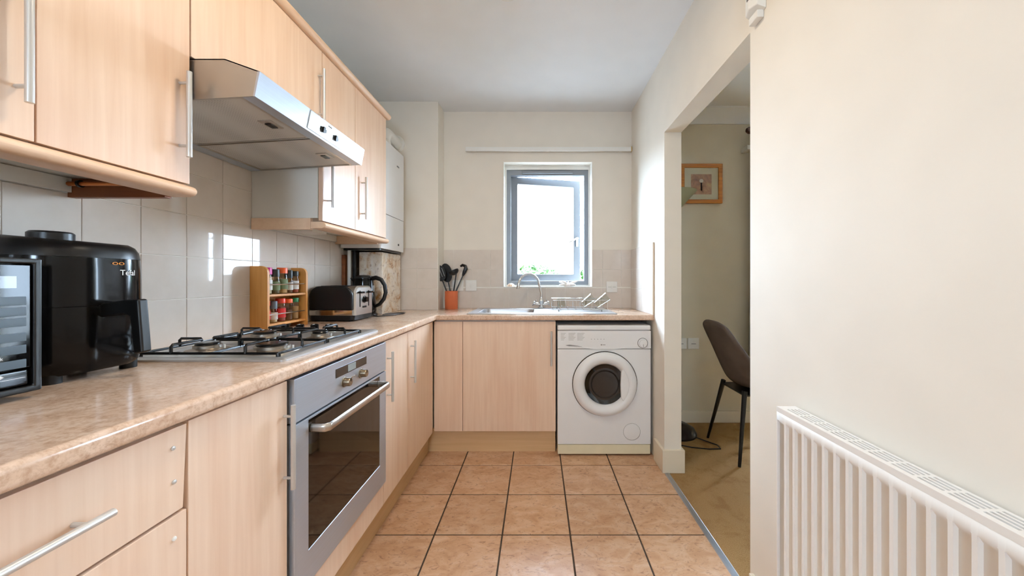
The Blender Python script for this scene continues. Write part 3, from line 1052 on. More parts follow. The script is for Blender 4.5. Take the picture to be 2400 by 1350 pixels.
for i, (x, y) in enumerate(hpts):
    a = Vector(hpts[min(i + 1, len(hpts) - 1)]) - Vector(hpts[max(i - 1, 0)])
    a.normalize(); nrm = Vector((a.y, -a.x))
    ring_l.append([(x + nrm.x * 0.006 * math.cos(q), y + nrm.y * 0.006 * math.cos(q), hz + 0.012 * math.sin(q)) for q in [2 * PI * k / 14 for k in range(14)]])
hr.loft(ring_l).build('door_handle', 'satin_steel', dfr)

# ------------------------------------------------------------------ washing machine
t = thing('washing_machine', 'white front-loading washing machine under the worktop', 'washing machine', (0.428, 2.6, 0))
WX0, WX1, WY = 0.1275, 0.7265, 2.338
box(WX0, WX1, WY, 2.86, 0.076, 0.688).build('body', 'appliance_white', t, bevel=0.006)
box(WX0, WX1, WY - 0.004, 2.86, 0.690, 0.806).build('fascia', 'appliance_white', t, bevel=0.005)
box(WX0, WX1, WY - 0.002, 2.87, 0.808, 0.840).build('lid', 'appliance_white', t, bevel=0.009, seg=3)
box(WX0 + 0.002, WX1 - 0.002, WY + 0.006, 2.84, 0.012, 0.074).build('kick_panel', 'appliance_cream', t, bevel=0.003)
for fx in (WX0 + 0.05, WX1 - 0.05):
    for fy in (WY + 0.05, 2.80):
        MB().cyl((fx, fy, 0), (fx, fy, 0.014), 0.018, 12).build('foot', 'black_matt', t)
dc = (0.430, WY, 0.465)
dring = MB().lathe([(0.126, -0.010), (0.130, 0.012), (0.142, 0.030), (0.160, 0.040), (0.178, 0.040), (0.194, 0.030), (0.203, 0.014), (0.206, -0.002), (0.206, 0.000)][:8], dc, (0, -1, 0), 64)
dring.f = dring.f[:-2]
dor = dring.build('door', 'appliance_white', t)
MB().lathe([(0.200, -0.002), (0.2085, -0.001), (0.2085, 0.003), (0.205, 0.006), (0.200, 0.006)], (dc[0], dc[1], dc[2] + 0.0012), (0, -1, 0), 64).build('door_gap_shadow', 'display_dark', t)  # dark ring colours in the shadow outline round the door
MB().lathe([(0.0, 0.002), (0.04, 0.0025), (0.09, 0.004), (0.115, 0.008), (0.128, 0.012), (0.129, 0.004), (0.11, 0.0), (0.0, -0.001)], dc, (0, -1, 0), 48).build('porthole_glass', 'glass_dark', dor)
MB().lathe([(0.080, 0.0), (0.086, 0.008), (0.092, 0.0)], (dc[0], dc[1] - 0.004, dc[2]), (0, -1, 0), 48).build('seal_ring', 'display_dark', dor)
# finger recess cover on the right of the porthole
mbp = MB()
outer, inner = [], []
for k in range(17):
    a = math.radians(-42 + 84 * k / 16)
    outer.append((dc[0] + 0.150 * math.cos(a), dc[2] + 0.150 * math.sin(a)))
pts = outer + [(dc[0] + 0.098, dc[2] + 0.080), (dc[0] + 0.094, dc[2]), (dc[0] + 0.098, dc[2] - 0.080)]
mbp.prism([(x, WY - 0.016, z) for x, z in pts], (0, -0.022, 0))
mbp.build('grip_plate', 'appliance_white', dor, bevel=0.006)
MB().lathe([(0.0, 0.0), (0.052, 0.0), (0.052, 0.002), (0.049, 0.0035), (0.0, 0.0035)], (0.604, WY, 0.158), (0, -1, 0), 36).build('filter_cover', 'appliance_white', t)
fr = MB().lathe([(0.0525, -0.001), (0.0545, 0.0012), (0.0545, -0.001)], (0.604, WY, 0.158), (0, -1, 0), 36); fr.build('filter_rim', 'print_grey', t)
dl = MB().lathe([(0.0, 0.0), (0.030, 0.0), (0.030, 0.003), (0.0245, 0.005), (0.023, 0.018), (0.0, 0.019)], (0.672, WY - 0.004, 0.727), (0, -1, 0), 32).build('dial', 'appliance_white', t)
MB().lathe([(0.0290, -0.001), (0.0290, 0.002), (0.0330, 0.002), (0.0330, -0.001)], (0.672, WY - 0.004, 0.727), (0, -1, 0), 32).build('dial_rim', 'print_grey', dl)
box(0.671, 0.673, WY - 0.0235, WY - 0.022, 0.705, 0.722).build('dial_mark', 'print_grey', dl)
# lower lip of the fascia: swooping shadow line and detergent drawer pull
lip = [(0.185, 0.710), (0.24, 0.706), (0.30, 0.698), (0.36, 0.690), (0.43, 0.687), (0.50, 0.690), (0.57, 0.698), (0.64, 0.705)]
MB().tube([(x, WY - 0.0035, z) for x, z in lip], [0.001, 0.002, 0.003, 0.003, 0.003, 0.003, 0.002, 0.001], 8).build('fascia_lip', 'appliance_white', t)
MB().loft([[(0.178, WY - 0.0045, 0.713), (0.205, WY - 0.0045, 0.716), (0.26, WY - 0.0045, 0.709), (0.288, WY - 0.0045, 0.703), (0.25, WY - 0.0045, 0.702), (0.20, WY - 0.0045, 0.707)],
           [(0.178, WY - 0.0030, 0.713), (0.205, WY - 0.0030, 0.716), (0.26, WY - 0.0030, 0.709), (0.288, WY - 0.0030, 0.703), (0.25, WY - 0.0030, 0.702), (0.20, WY - 0.0030, 0.707)]]).build('drawer_pull', 'print_grey', t)
# printed programme table and button legends
pm = MB()
for cxs, cxe in ((0.148, 0.180), (0.198, 0.242), (0.258, 0.300)):
    for k in range(6):
        pm.box(cxs, cxe - 0.006 * (k % 3), WY - 0.0043, WY - 0.0040, 0.789 - k * 0.0085, 0.7905 - k * 0.0085)
pm.box(0.2565, 0.2575, WY - 0.0043, WY - 0.0040, 0.742, 0.792)
o = pm.build('printed_legend', 'print_grey', t); o['kind'] = 'stuff'
for k in range(5):
    MB().cyl((0.345 + 0.020 * k, WY - 0.0035, 0.733), (0.345 + 0.020 * k, WY - 0.008, 0.733), 0.005, 12).build('button', 'appliance_white', t)
    MB().cyl((0.345 + 0.020 * k, WY - 0.0035, 0.752), (0.345 + 0.020 * k, WY - 0.0045, 0.752), 0.002, 8).build('indicator', 'print_grey', t)
MB().cyl((0.408, WY - 0.0035, 0.716), (0.408, WY - 0.0048, 0.716), 0.004, 10).build('badge_dot', 'print_grey', t)
box(0.414, 0.434, WY - 0.0048, WY - 0.0038, 0.7145, 0.7175).build('badge_bar', 'print_grey', t)

# ------------------------------------------------------------------ boiler, flue, boxed pipes
t = thing('wall_boiler', 'white wall-hung gas boiler with round flue in the corner', 'boiler', (-1.1, 2.47, 1.318))
BX, BY0, BY1 = -0.972, 2.262, 2.665
br_ = lambda z, r, g=0.0: [Vector(p) for p in rrect((WL + 0.010 + BX) / 2, (BY0 + BY1) / 2, BX - WL - 0.010 - g, BY1 - BY0 - g, r, z)]
MB().loft([br_(1.556, 0.02), br_(2.026, 0.02), br_(2.036, 0.02, 0.02)]).build('casing', 'appliance_white', t)
MB().loft([br_(1.330, 0.02, 0.004), br_(1.552, 0.02, 0.002)]).build('lower_door', 'appliance_white', t)
MB().loft([br_(1.318, 0.02, 0.03), br_(1.331, 0.02, 0.03)]).build('base_tray', 'black_satin', t)
MB().cyl((BX - 0.003, 2.55, 1.375), (BX + 0.002, 2.55, 1.375), 0.007, 12).build('pressure_button', 'black_satin', t)
box(BX - 0.001, BX + 0.001, 2.52, 2.56, 1.912, 1.922).build('badge', 'print_grey', t)
fl = MB().lathe([(0.0, 0.0), (0.058, 0.0), (0.058, 0.012), (0.052, 0.03), (0.05, 0.05), (0.0, 0.05)], (-1.06, 2.50, 2.0355), (0, 0, 1), 28).build('flue_collar', 'white_satin', t)
el = []
for k in range(9):
    a = PI / 2 * k / 8
    el.append((-1.06, 2.50 + 0.06 * (1 - math.cos(a)), 2.085 + 0.06 * math.sin(a)))
el.append((-1.06, PY - 0.002, 2.145))
MB().tube(el, 0.049, 24).build('flue', 'white_satin', t)
MB().lathe([(0.0, 0.0), (0.066, 0.0), (0.066, 0.010), (0.05, 0.014), (0.0, 0.014)], (-1.06, PY - 0.0005, 2.145), (0, -1, 0), 32).build('flue_plate', 'white_satin', t)

t = thing('pipe_boxing', 'marble-patterned box standing under the boiler beside the kettle', 'box', (-1.09, 2.53, ZT))
bxo = box(-1.160, -1.012, 2.372, 2.690, ZT + 0.0005, 1.312).build('panel', 'marble_film', t, bevel=0.002)
tag(box(-1.236, -1.216, 2.30, 2.33, ZT, 1.29).build('wood_batten', 'brown_wood', bevel=0.002), 'dark wooden batten standing on the worktop below the boiler', 'batten')
tag(MB().cyl((-1.198, 2.32, ZT), (-1.198, 2.32, 1.3178), 0.0105, 14).build('waste_pipe', 'white_satin'), 'thin white plastic pipe below the boiler', 'pipe')
tag(MB().cyl((-1.176, 2.345, ZT), (-1.176, 2.345, 1.3178), 0.0105, 14).build('insulated_pipe', 'black_matt'), 'black insulated pipe below the boiler', 'pipe')

# ------------------------------------------------------------------ toaster
t = thing('toaster', 'black and steel four-slice toaster in front of the kettle', 'toaster', (-1.10, 2.07, ZT))
TX0, TX1, TY0, TY1 = -1.226, -0.984, 1.955, 2.190


def tprof(x, w, z0, zt, r):
    """arched section across y"""
    cy = (TY0 + TY1) / 2
    pts = [(x, cy - w / 2, z0)]
    for k in range(9):
        a = PI - PI / 2 * k / 8
        pts.append((x, cy - w / 2 + r + r * math.cos(a), zt - r + r * math.sin(a)))
    for k in range(9):
        a = PI / 2 - PI / 2 * k / 8
        pts.append((x, cy + w / 2 - r + r * math.cos(a), zt - r + r * math.sin(a)))
    pts.append((x, cy + w / 2, z0))
    return pts


W = TY1 - TY0
MB().loft([tprof(TX0 + 0.006, W - 0.03, ZT + 0.028, 1.098, 0.04), tprof(TX1 - 0.008, W - 0.03, ZT + 0.028, 1.098, 0.04), tprof(TX1, W - 0.045, ZT + 0.032, 1.090, 0.035)]).build('steel_shell', 'satin_steel', t)
for sgn, yy in ((-1, TY0), (1, TY1)):
    pr = []
    y_in = yy - sgn * 0.018
    pts = [(TX0, ZT + 0.062)]
    for k in range(9):
        a = PI - PI / 2 * k / 8
        pts.append((TX0 + 0.055 + 0.055 * math.cos(a), 1.098 - 0.055 + 0.055 * math.sin(a)))
    for k in range(9):
        a = PI / 2 - PI / 2 * k / 8
        pts.append((TX1 - 0.065 + 0.055 * math.cos(a), 1.098 - 0.055 + 0.055 * math.sin(a)))
    pts.append((TX1 - 0.010, ZT + 0.062))
    MB().prism([(x, y_in, z) for x, z in pts], (0, sgn * 0.018, 0)).build('side_panel', 'black_satin', t, bevel=0.006, seg=3)
    box(TX0 + 0.002, TX1 - 0.011, min(y_in, yy - sgn * 0.002), max(y_in, yy - sgn * 0.002), ZT + 0.033, ZT + 0.061).build('trim_band', 'chrome', t, bevel=0.001)
MB().loft([rrect((TX0 + TX1) / 2, (TY0 + TY1) / 2, TX1 - TX0 - 0.008, W - 0.006, 0.02, ZT + 0.006), rrect((TX0 + TX1) / 2, (TY0 + TY1) / 2, TX1 - TX0 - 0.004, W - 0.002, 0.02, ZT + 0.032)]).build('base', 'black_satin', t)
for fx in (TX0 + 0.03, TX1 - 0.03):
    for fy in (TY0 + 0.03, TY1 - 0.03):
        MB().cyl((fx, fy, ZT), (fx, fy, ZT + 0.007), 0.010, 10).build('foot', 'black_matt', t)
for yc in (TY0 + 0.052, TY0 + 0.094, TY1 - 0.094, TY1 - 0.052):
    box(TX0 + 0.04, TX1 - 0.05, yc - 0.011, yc + 0.011, 1.0965, 1.0995).build('slot', 'dark_gap', t)
for yc in (TY0 + 0.066, TY1 - 0.066):
    box(TX1 - 0.003, TX1 + 0.0015, yc - 0.004, yc + 0.004, ZT + 0.075, ZT + 0.165).build('lever_track', 'dark_gap', t)
    box(TX1, TX1 + 0.020, yc - 0.018, yc + 0.018, ZT + 0.150, ZT + 0.161).build('lever', 'black_gloss', t, bevel=0.003)
yc = (TY0 + TY1) / 2
kd = MB().lathe([(0.0, 0.0), (0.020, 0.0), (0.020, 0.004), (0.015, 0.007), (0.014, 0.018), (0.0, 0.019)], (TX1 - 0.001, yc, ZT + 0.115), PXx, 20).build('dial', 'black_gloss', t)
for k, yo in enumerate((-0.016, 0.0, 0.016)):
    box(TX1 - 0.001, TX1 + 0.003, yc + yo - 0.006, yc + yo + 0.006, ZT + 0.068, ZT + 0.078).build('button', 'black_satin', t, bevel=0.001)
tag(MB().tube([(TX1 - 0.03, 2.182, ZT + 0.012), (TX1 + 0.01, 2.21, ZT + 0.004), (TX1 + 0.06, 2.29, ZT + 0.0035), (TX1 + 0.10, 2.40, ZT + 0.0035), (TX1 + 0.09, 2.46, ZT + 0.0035), (TX1 + 0.04, 2.44, ZT + 0.0035), (TX1 + 0.0, 2.36, ZT + 0.0035), (TX1 + 0.005, 2.31, ZT + 0.0035)], 0.0032, 8).build('power_cord', 'black_satin'), 'loop of black power cord on the worktop by the toaster', 'cord')

# ------------------------------------------------------------------ kettle
t = thing('kettle', 'black jug kettle behind the toaster', 'kettle', (-1.085, 2.275, ZT))
kx, ky = -1.085, 2.280
MB().lathe([(0.0, 0.0), (0.078, 0.0), (0.080, 0.010), (0.070, 0.018), (0.0, 0.018)], (kx, ky, ZT + 0.0003), (0, 0, 1), 32).build('base', 'black_satin', t)
MB().lathe([(0.0, 0.0), (0.070, 0.0), (0.072, 0.02), (0.066, 0.10), (0.058, 0.17), (0.055, 0.205), (0.056, 0.215), (0.0, 0.215)], (kx, ky, ZT + 0.0185), (0, 0, 1), 36).build('body', 'black_gloss', t)
MB().lathe([(0.0, 0.0), (0.054, 0.0), (0.052, 0.012), (0.03, 0.02), (0.0, 0.022)], (kx, ky, ZT + 0.2335), (0, 0, 1), 32).build('lid', 'black_satin', t)
MB().loft([[(kx - 0.045, ky - 0.022, ZT + 0.20), (kx - 0.045, ky + 0.022, ZT + 0.20), (kx - 0.045, ky + 0.028, ZT + 0.232), (kx - 0.045, ky - 0.028, ZT + 0.232)],
           [(kx - 0.075, ky - 0.008, ZT + 0.222), (kx - 0.075, ky + 0.008, ZT + 0.222), (kx - 0.082, ky + 0.012, ZT + 0.236), (kx - 0.082, ky - 0.012, ZT + 0.236)]]).build('spout', 'black_gloss', t)
hk = [(kx + 0.048, ky, ZT + 0.232), (kx + 0.075, ky, ZT + 0.238), (kx + 0.108, ky, ZT + 0.226), (kx + 0.130, ky, ZT + 0.19), (kx + 0.136, ky, ZT + 0.145), (kx + 0.124, ky, ZT + 0.105), (kx + 0.098, ky, ZT + 0.072), (kx + 0.066, ky, ZT + 0.058)]
MB().tube(hk, [0.014, 0.014, 0.013, 0.012, 0.012, 0.012, 0.011, 0.010], 14).build('handle', 'black_satin', t)
box(kx + 0.051, kx + 0.062, ky - 0.008, ky + 0.008, ZT + 0.10, ZT + 0.19).build('water_gauge', 'grey_plastic', t, bevel=0.002)

# ------------------------------------------------------------------ spice rack and jars
t = thing('spice_rack', 'pale wooden two-tier spice rack against the tiles', 'spice rack', (-1.195, 1.71, ZT))
RX0, RX1, RY0, RY1, RZ1 = -1.2365, -1.160, 1.566, 1.842, 1.192


def rack_side(y):
    pts = [(RX0, ZT + 0.0003), (RX1, ZT + 0.0003)]
    for k in range(7):
        a = PI / 2 * k / 6
        pts.append((RX1 - 0.03 + 0.03 * math.cos(a), RZ1 - 0.03 + 0.03 * math.sin(a)))
    pts.append((RX0, RZ1))
    return MB().prism([(x, y, z) for x, z in pts], (0, 0.014, 0)).build('side_panel', 'rack_wood', t, bevel=0.0015)


rack_side(RY0); rack_side(RY1 - 0.014)
for z in (ZT + 0.022, 1.058):
    box(RX0 + 0.004, RX1 - 0.003, RY0 + 0.0138, RY1 - 0.0138, z, z + 0.010).build('shelf', 'rack_wood', t, bevel=0.001)
box(RX0 + 0.0005, RX0 + 0.004, RY0 + 0.0138, RY1 - 0.0138, ZT + 0.02, RZ1 - 0.03).build('back_board', 'rack_wood', t)
for z in (ZT + 0.072, 1.112):
    MB().cyl((RX1 - 0.006, RY0 + 0.010, z), (RX1 - 0.006, RY1 - 0.010, z), 0.0028, 10).build('rail', 'chrome', t)


def jar(label, y, z, r, h, lid, fill, fill_f=0.7, lab=None, lid_h=0.022, name='spice_jar', x=None):
    x = (RX0 + RX1) / 2 - 0.001 if x is None else x
    t = thing(name, label, 'jar', (x, y, z), 'jars on the spice rack')
    hb = h - lid_h
    MB().lathe([(0.0, 0.0), (r * 0.95, 0.0), (r, 0.004), (r, hb * 0.85), (r * 0.88, hb), (0.0, hb)], (x, y, z + 0.0003), (0, 0, 1), 20).build('glass_body', 'jar_glass', t)
    MB().lathe([(0.0, 0.003), (r * 0.9, 0.003), (r * 0.92, hb * fill_f), (0.0, hb * fill_f + 0.002)], (x, y, z + 0.0003), (0, 0, 1), 18).build('spice', fill, t)
    MB().lathe([(0.0, 0.0), (r * 0.98, 0.0), (r * 0.98, lid_h - 0.003), (r * 0.9, lid_h), (0.0, lid_h)], (x, y, z + hb + 0.0005), (0, 0, 1), 20).build('lid', lid, t)
    if lab:
        q = MB().lathe([(r + 0.0003, hb * 0.22), (r + 0.0008, hb * 0.22), (r + 0.0008, hb * 0.72), (r + 0.0003, hb * 0.72)], (x, y, z), (0, 0, 1), 20)
        q.build('label', lab, t)


zt_, zl_ = 1.0682, ZT + 0.0322
jar('spice jar with magenta lid on the upper rack shelf', 1.612, zt_, 0.022, 0.118, 'lid_magenta', 'spice_cream', 0.8, 'label_white', 0.03)
jar('dark-lidded herb jar second on the upper rack shelf', 1.662, zt_, 0.021, 0.112, 'lid_dark', 'spice_olive', 0.75, 'label_green', 0.034)
jar('spice jar with orange lid on the upper rack shelf', 1.712, zt_, 0.022, 0.120, 'lid_orange', 'spice_tan', 0.6, 'label_green', 0.026)
jar('slim white-labelled jar with black lid on the upper rack shelf', 1.758, zt_, 0.017, 0.110, 'lid_dark', 'spice_brown', 0.7, 'label_white', 0.038)
jar('dark jar with black lid at the far end of the upper rack shelf', 1.800, zt_, 0.018, 0.106, 'lid_dark', 'spice_red', 0.7, 'label_white', 0.024)
jar('spice jar with red lid nearest the camera on the lower rack shelf', 1.606, zl_, 0.018, 0.100, 'lid_red', 'spice_brown', 0.7, 'label_red', 0.022)
jar('grinder jar with grey lid on the lower rack shelf', 1.652, zl_, 0.018, 0.096, 'lid_grey', 'spice_cream', 0.7, 'label_white', 0.034)
jar('spice jar with red-orange lid and red label on the lower rack shelf', 1.700, zl_, 0.021, 0.106, 'lid_red', 'spice_red', 0.8, 'label_red', 0.022)
jar('unlabelled spice jar with orange lid on the lower rack shelf', 1.750, zl_, 0.021, 0.102, 'lid_orange', 'spice_brown', 0.6, None, 0.020)
jar('spice jar with green lid on the lower rack shelf', 1.798, zl_, 0.020, 0.104, 'lid_green', 'spice_tan', 0.75, None, 0.020)

# ------------------------------------------------------------------ air fryer
t = thing('air_fryer', 'glossy black air fryer with basket handle beside the hob', 'air fryer', (-1.10, 0.872, ZT))
ax, ay = -1.124, 0.868
AW, AD = 0.220, 0.246
fr_ = lambda z, k=1.0, r=0.098, sl=0.0: rrect(ax, ay, AW * k, AD * k, r * k, z, 10, sl)
MB().loft([fr_(ZT + 0.016, 0.90), fr_(ZT + 0.024, 0.955), fr_(ZT + 0.045, 0.985), fr_(1.0725, 0.995)]).build('basket_drawer', 'black_gloss', t)
MB().loft([fr_(1.0745, 0.995), fr_(1.150, 0.992), fr_(1.186, 0.978, 0.098, -0.02)]).build('body', 'black_gloss', t)
MB().loft([fr_(1.1865, 0.976, 0.098, -0.02), fr_(1.205, 0.955, 0.098, -0.05), fr_(1.220, 0.90, 0.098, -0.08), fr_(1.228, 0.80, 0.098, -0.09)]).build('top_cover', 'black_satin', t)
MB().lathe([(0.0, -0.006), (0.036, -0.006), (0.036, 0.012), (0.032, 0.016), (0.0, 0.016)], (ax - 0.020, ay - 0.01, 1.230), (0, 0, 1), 32).build('timer_knob', 'black_satin', t)
for fx, fy in ((0.066, -0.075), (0.066, 0.075), (-0.066, -0.075), (-0.066, 0.075)):
    MB().cyl((ax + fx, ay + fy, ZT), (ax + fx, ay + fy, ZT + 0.022), 0.016, 12).build('foot', 'black_matt', t)
hx0 = ax + AW / 2 - 0.006
hd = MB()
hd.loft([[(hx0, ay - 0.022, 1.045), (hx0, ay + 0.022, 1.045), (hx0, ay + 0.022, 1.078), (hx0, ay - 0.022, 1.078)],
         [(hx0 + 0.048, ay - 0.0115, 1.052), (hx0 + 0.048, ay + 0.0115, 1.052), (hx0 + 0.048, ay + 0.0115, 1.086), (hx0 + 0.048, ay - 0.0115, 1.086)],
         [(hx0 + 0.060, ay - 0.0115, 1.046), (hx0 + 0.060, ay + 0.0115, 1.046), (hx0 + 0.082, ay + 0.0115, 1.088), (hx0 + 0.082, ay - 0.0115, 1.088)],
         [(hx0 + 0.066, ay - 0.0115, 0.99), (hx0 + 0.066, ay + 0.0115, 0.99), (hx0 + 0.090, ay + 0.0115, 0.99), (hx0 + 0.090, ay - 0.0115, 0.99)],
         [(hx0 + 0.070, ay - 0.0115, 0.958), (hx0 + 0.070, ay + 0.0115, 0.958), (hx0 + 0.092, ay + 0.0115, 0.962), (hx0 + 0.092, ay - 0.0115, 0.962)]])
hd.build('basket_handle', 'black_satin', t, bevel=0.005, seg=3)


def on_fryer(body, size, name, mat, z, deg, sx=1.0):
    """lettering bent round the far front corner of the body"""
    o = text_mesh(body, size, name, mat, t, (0, 0, 0), Matrix.Identity(4), sx=sx)
    cx, cy, R_ = ax + AW / 2 - 0.098, ay + AD / 2 - 0.098, 0.0978
    off = t.location
    o.location = (0, 0, 0)
    for v in o.data.vertices:
        a = math.radians(deg) + v.co.x / R_
        if a >= 0:
            p = Vector((cx + math.cos(a) * (R_ + v.co.z), cy + math.sin(a) * (R_ + v.co.z), z + v.co.y))
        else:      # the flat front between the corners
            p = Vector((cx + R_ + v.co.z, cy + a * R_, z + v.co.y))
        v.co = p - off
    return o


on_fryer('Tefal', 0.019, 'brand_lettering', 'print_white', 1.150, 7)
on_fryer('OO', 0.009, 'round_badge', 'print_orange', 1.172, -6, 1.8)

# ------------------------------------------------------------------ microwave
t = thing('microwave', 'black microwave with control panel at the left edge of the worktop', 'microwave', (-1.1, 0.48, ZT))
MX, MY0, MY1, MZ0, MZ1 = -0.966, 0.245, 0.712, ZT + 0.015, 1.172
box(WL + 0.012, MX - 0.022, MY0 + 0.003, MY1 - 0.003, MZ0, MZ1).build('casing', 'black_satin', t, bevel=0.004)
fp = slab_with_holes(0, MX - 0.022, MX, [MY0, MY1], [MZ0 - 0.002, MZ1 + 0.002], [(0.558, MY1 - 0.012, MZ0 + 0.010, MZ1 - 0.008)]).build('front_frame', 'black_satin', t, weld=True, bevel=0.003)
pn = box(MX - 0.022, MX - 0.003, 0.560, MY1 - 0.014, MZ0 + 0.045, MZ1 - 0.010).build('control_panel', 'panel_gloss', t, bevel=0.002)
box(MX - 0.022, MX - 0.004, 0.562, MY1 - 0.016, MZ0 + 0.012, MZ0 + 0.042).build('door_button', 'black_gloss', t, bevel=0.004)
box(MX - 0.006, MX + 0.002, 0.30, 0.535, MZ0 + 0.03, MZ1 - 0.03).build('door_window', 'glass_dark', t)
XP = MX - 0.003
box(XP - 0.001, XP + 0.0006, 0.575, 0.678, 1.118, 1.140).build('display', 'display_dark', pn)
text_mesh('88:88', 0.018, 'digits', 'print_grey', pn, (XP + 0.0008, 0.632, 1.129), ROT_PX)
for r_, zrow in enumerate((1.026, 1.003, 0.976)):
    for c_ in range(3):
        yb_ = 0.572 + c_ * 0.0405
        box(XP - 0.001, XP + 0.0012, yb_, yb_ + 0.038, zrow - 0.008, zrow + 0.008).build('key', 'button_blue_grey', pn, bevel=0.0008)
for zrow in (1.094, 1.074, 1.054):
    for c_ in range(3):
        yb_ = 0.572 + c_ * 0.0405
        box(XP - 0.001, XP + 0.0010, yb_, yb_ + 0.038, zrow - 0.008, zrow + 0.008).build('key', 'button_blue_grey', pn, bevel=0.0008)
text_mesh('Auto Cook', 0.0085, 'lettering', 'print_white', pn, (XP + 0.0006, 0.641, 0.9895), ROT_PX)
text_mesh('Auto Menu', 0.0075, 'lettering', 'print_white', pn, (XP + 0.0006, 0.635, 1.0145), ROT_PX)
MB().prism([(XP - 0.0005, 0.655, 0.951), (XP - 0.0005, 0.662, 0.956), (XP - 0.0005, 0.655, 0.961), (XP - 0.0005, 0.648, 0.956)], (0.0012, 0, 0)).build('start_mark', 'print_white', pn)
MB().cyl((XP - 0.001, 0.598, 0.956), (XP + 0.001, 0.598, 0.956), 0.0045, 12).build('stop_mark', 'print_red', pn)
box(XP - 0.0005, XP + 0.0006, 0.575, 0.690, 0.9492, 0.9500).build('rule', 'print_white', pn)
for fx in (WL + 0.05, MX - 0.05):
    for fy in (MY0 + 0.04, MY1 - 0.04):
        MB().cyl((fx, fy, ZT), (fx, fy, MZ0 + 0.001), 0.012, 10).build('foot', 'black_matt', t)

# ------------------------------------------------------------------ utensil pot
t = thing('utensil_pot', 'terracotta pot holding black kitchen utensils', 'pot', (-0.665, 2.805, ZT))
ux, uy = -0.662, 2.800
MB().lathe([(0.0, 0.0), (0.046, 0.0), (0.048, 0.004), (0.0485, 0.137), (0.0455, 0.139), (0.043, 0.136), (0.042, 0.012), (0.0, 0.010)], (ux, uy, ZT + 0.0003), (0, 0, 1), 32).build('pot', 'terracotta', t)


def utensil(name, label, foot, tip, head):
    t = thing(name, label, 'utensil', (ux + foot[0], uy + foot[1], ZT + 0.014), 'utensils in the terracotta pot')
    a = Vector((ux + foot[0], uy + foot[1], ZT + 0.016)); b = Vector((ux + tip[0], uy + tip[1], ZT + tip[2]))
    MB().tube([a, a.lerp(b, 0.5), b], [0.005, 0.0055, 0.0045], 10).build('shaft', 'black_satin', t)
    d = (b - a).normalized()
    head(t, b, d)


def paddle(w, l, slots, tilt=0.0):
    def f(t, b, d):
        side = d.cross(Vector((0, 1, 0))).normalized()
        side = (side + Vector((0, tilt, 0))).normalized()
        nrm = side.cross(d).normalized()
        out = []
        for k in range(20):
            a = 2 * PI * k / 20
            out.append(b + d * (l / 2 - math.cos(a) * l / 2 * 1.0) + side * math.sin(a) * w / 2)
        MB().loft([[p - nrm * 0.0025 for p in out], [p + nrm * 0.0025 for p in out]]).build('blade', 'black_satin', t, bevel=0.001)
        for k in range(slots):
            s = (k - (slots - 1) / 2) * w * 0.2
            c = b + d * l * 0.5 + side * s - nrm * 0.0
            h_ = l * 0.26
            mb = MB()
            mb.loft([[c + side * 0.0022 + d * h_ - nrm * 0.0030, c - side * 0.0022 + d * h_ - nrm * 0.0030, c - side * 0.0022 - d * h_ - nrm * 0.0030, c + side * 0.0022 - d * h_ - nrm * 0.0030],
                     [c + side * 0.0022 + d * h_ + nrm * 0.0030, c - side * 0.0022 + d * h_ + nrm * 0.0030, c - side * 0.0022 - d * h_ + nrm * 0.0030, c + side * 0.0022 - d * h_ + nrm * 0.0030]])
            mb.build('slot', 'grey_plastic', t)
    return f


def ladle(t, b, d):
    prof = [(0.040 * math.sin(a), -0.034 * math.cos(a)) for a in [PI / 2 * k / 6 for k in range(7)]]
    prof += [(0.037 * math.sin(a), -0.031 * math.cos(a)) for a in [PI / 2 * k / 6 for k in range(6, -1, -1)]]
    ax_ = (Vector((-0.35, -0.3, 0.9))).normalized()
    MB().lathe(prof, b + Vector((-0.022, -0.005, 0.018)), ax_, 20).build('bowl', 'black_satin', t)


def hook_spoon(t, b, d):
    e = b + d * 0.03
    MB().tube([b, e, e + Vector((0.012, 0, 0.028)), e + Vector((0.008, 0, 0.048)), e + Vector((-0.014, 0, 0.056)), e + Vector((-0.030, 0, 0.046))], [0.007, 0.014, 0.016, 0.013, 0.011, 0.008], 10).build('hook', 'black_satin', t)


utensil('slotted_spoon', 'black slotted spoon leaning left in the terracotta pot', (0.010, -0.006), (-0.062, -0.016, 0.215), paddle(0.092, 0.128, 4))
utensil('spatula', 'broad black spatula second from left in the terracotta pot', (0.012, 0.018), (-0.030, 0.030, 0.205), paddle(0.088, 0.150, 0))
utensil('ladle', 'black ladle in the middle of the terracotta pot', (0.006, -0.024), (0.045, -0.03, 0.275), ladle)
utensil('pasta_server', 'black hooked spoon leaning right in the terracotta pot', (-0.018, 0.0), (0.082, 0.026, 0.255), hook_spoon)


# ------------------------------------------------------------------ electrical plates
def plate(name, label, cat, cx, cz, w, y, rockers, h=0.086, mat='white_gloss'):
    t = thing(name, label, cat, (cx, y, cz - h / 2))
    box(cx - w / 2, cx + w / 2, y - 0.011, y, cz - h / 2, cz + h / 2).build('plate', mat, t, bevel=0.003)
    for k in range(rockers):
        rx_ = cx + (k - (rockers - 1) / 2) * 0.035
        box(rx_ - 0.007, rx_ + 0.007, y - 0.0135, y - 0.010, cz - 0.012, cz + 0.012).build('rocker', 'white_satin', t, bevel=0.001)
    return t


YT = YB - 0.0085
plate('switch_plate', 'white switch plate on the tiles right of the terracotta pot', 'switch', -0.5265, 1.086, 0.086, YT, 1)
plate('switch_plate', 'white switch plate half hidden behind the utensils', 'switch', -0.630, 1.086, 0.086, YT, 1)
sp = plate('fused_spur', 'white fused switch plate on the tiles right of the window', 'switch', 0.587, 1.075, 0.086, YT, 1)
box(0.587 - 0.030, 0.587 + 0.030, YT - 0.0120, YT - 0.0105, 1.074, 1.0755).build('fuse_slot', 'print_grey', sp)

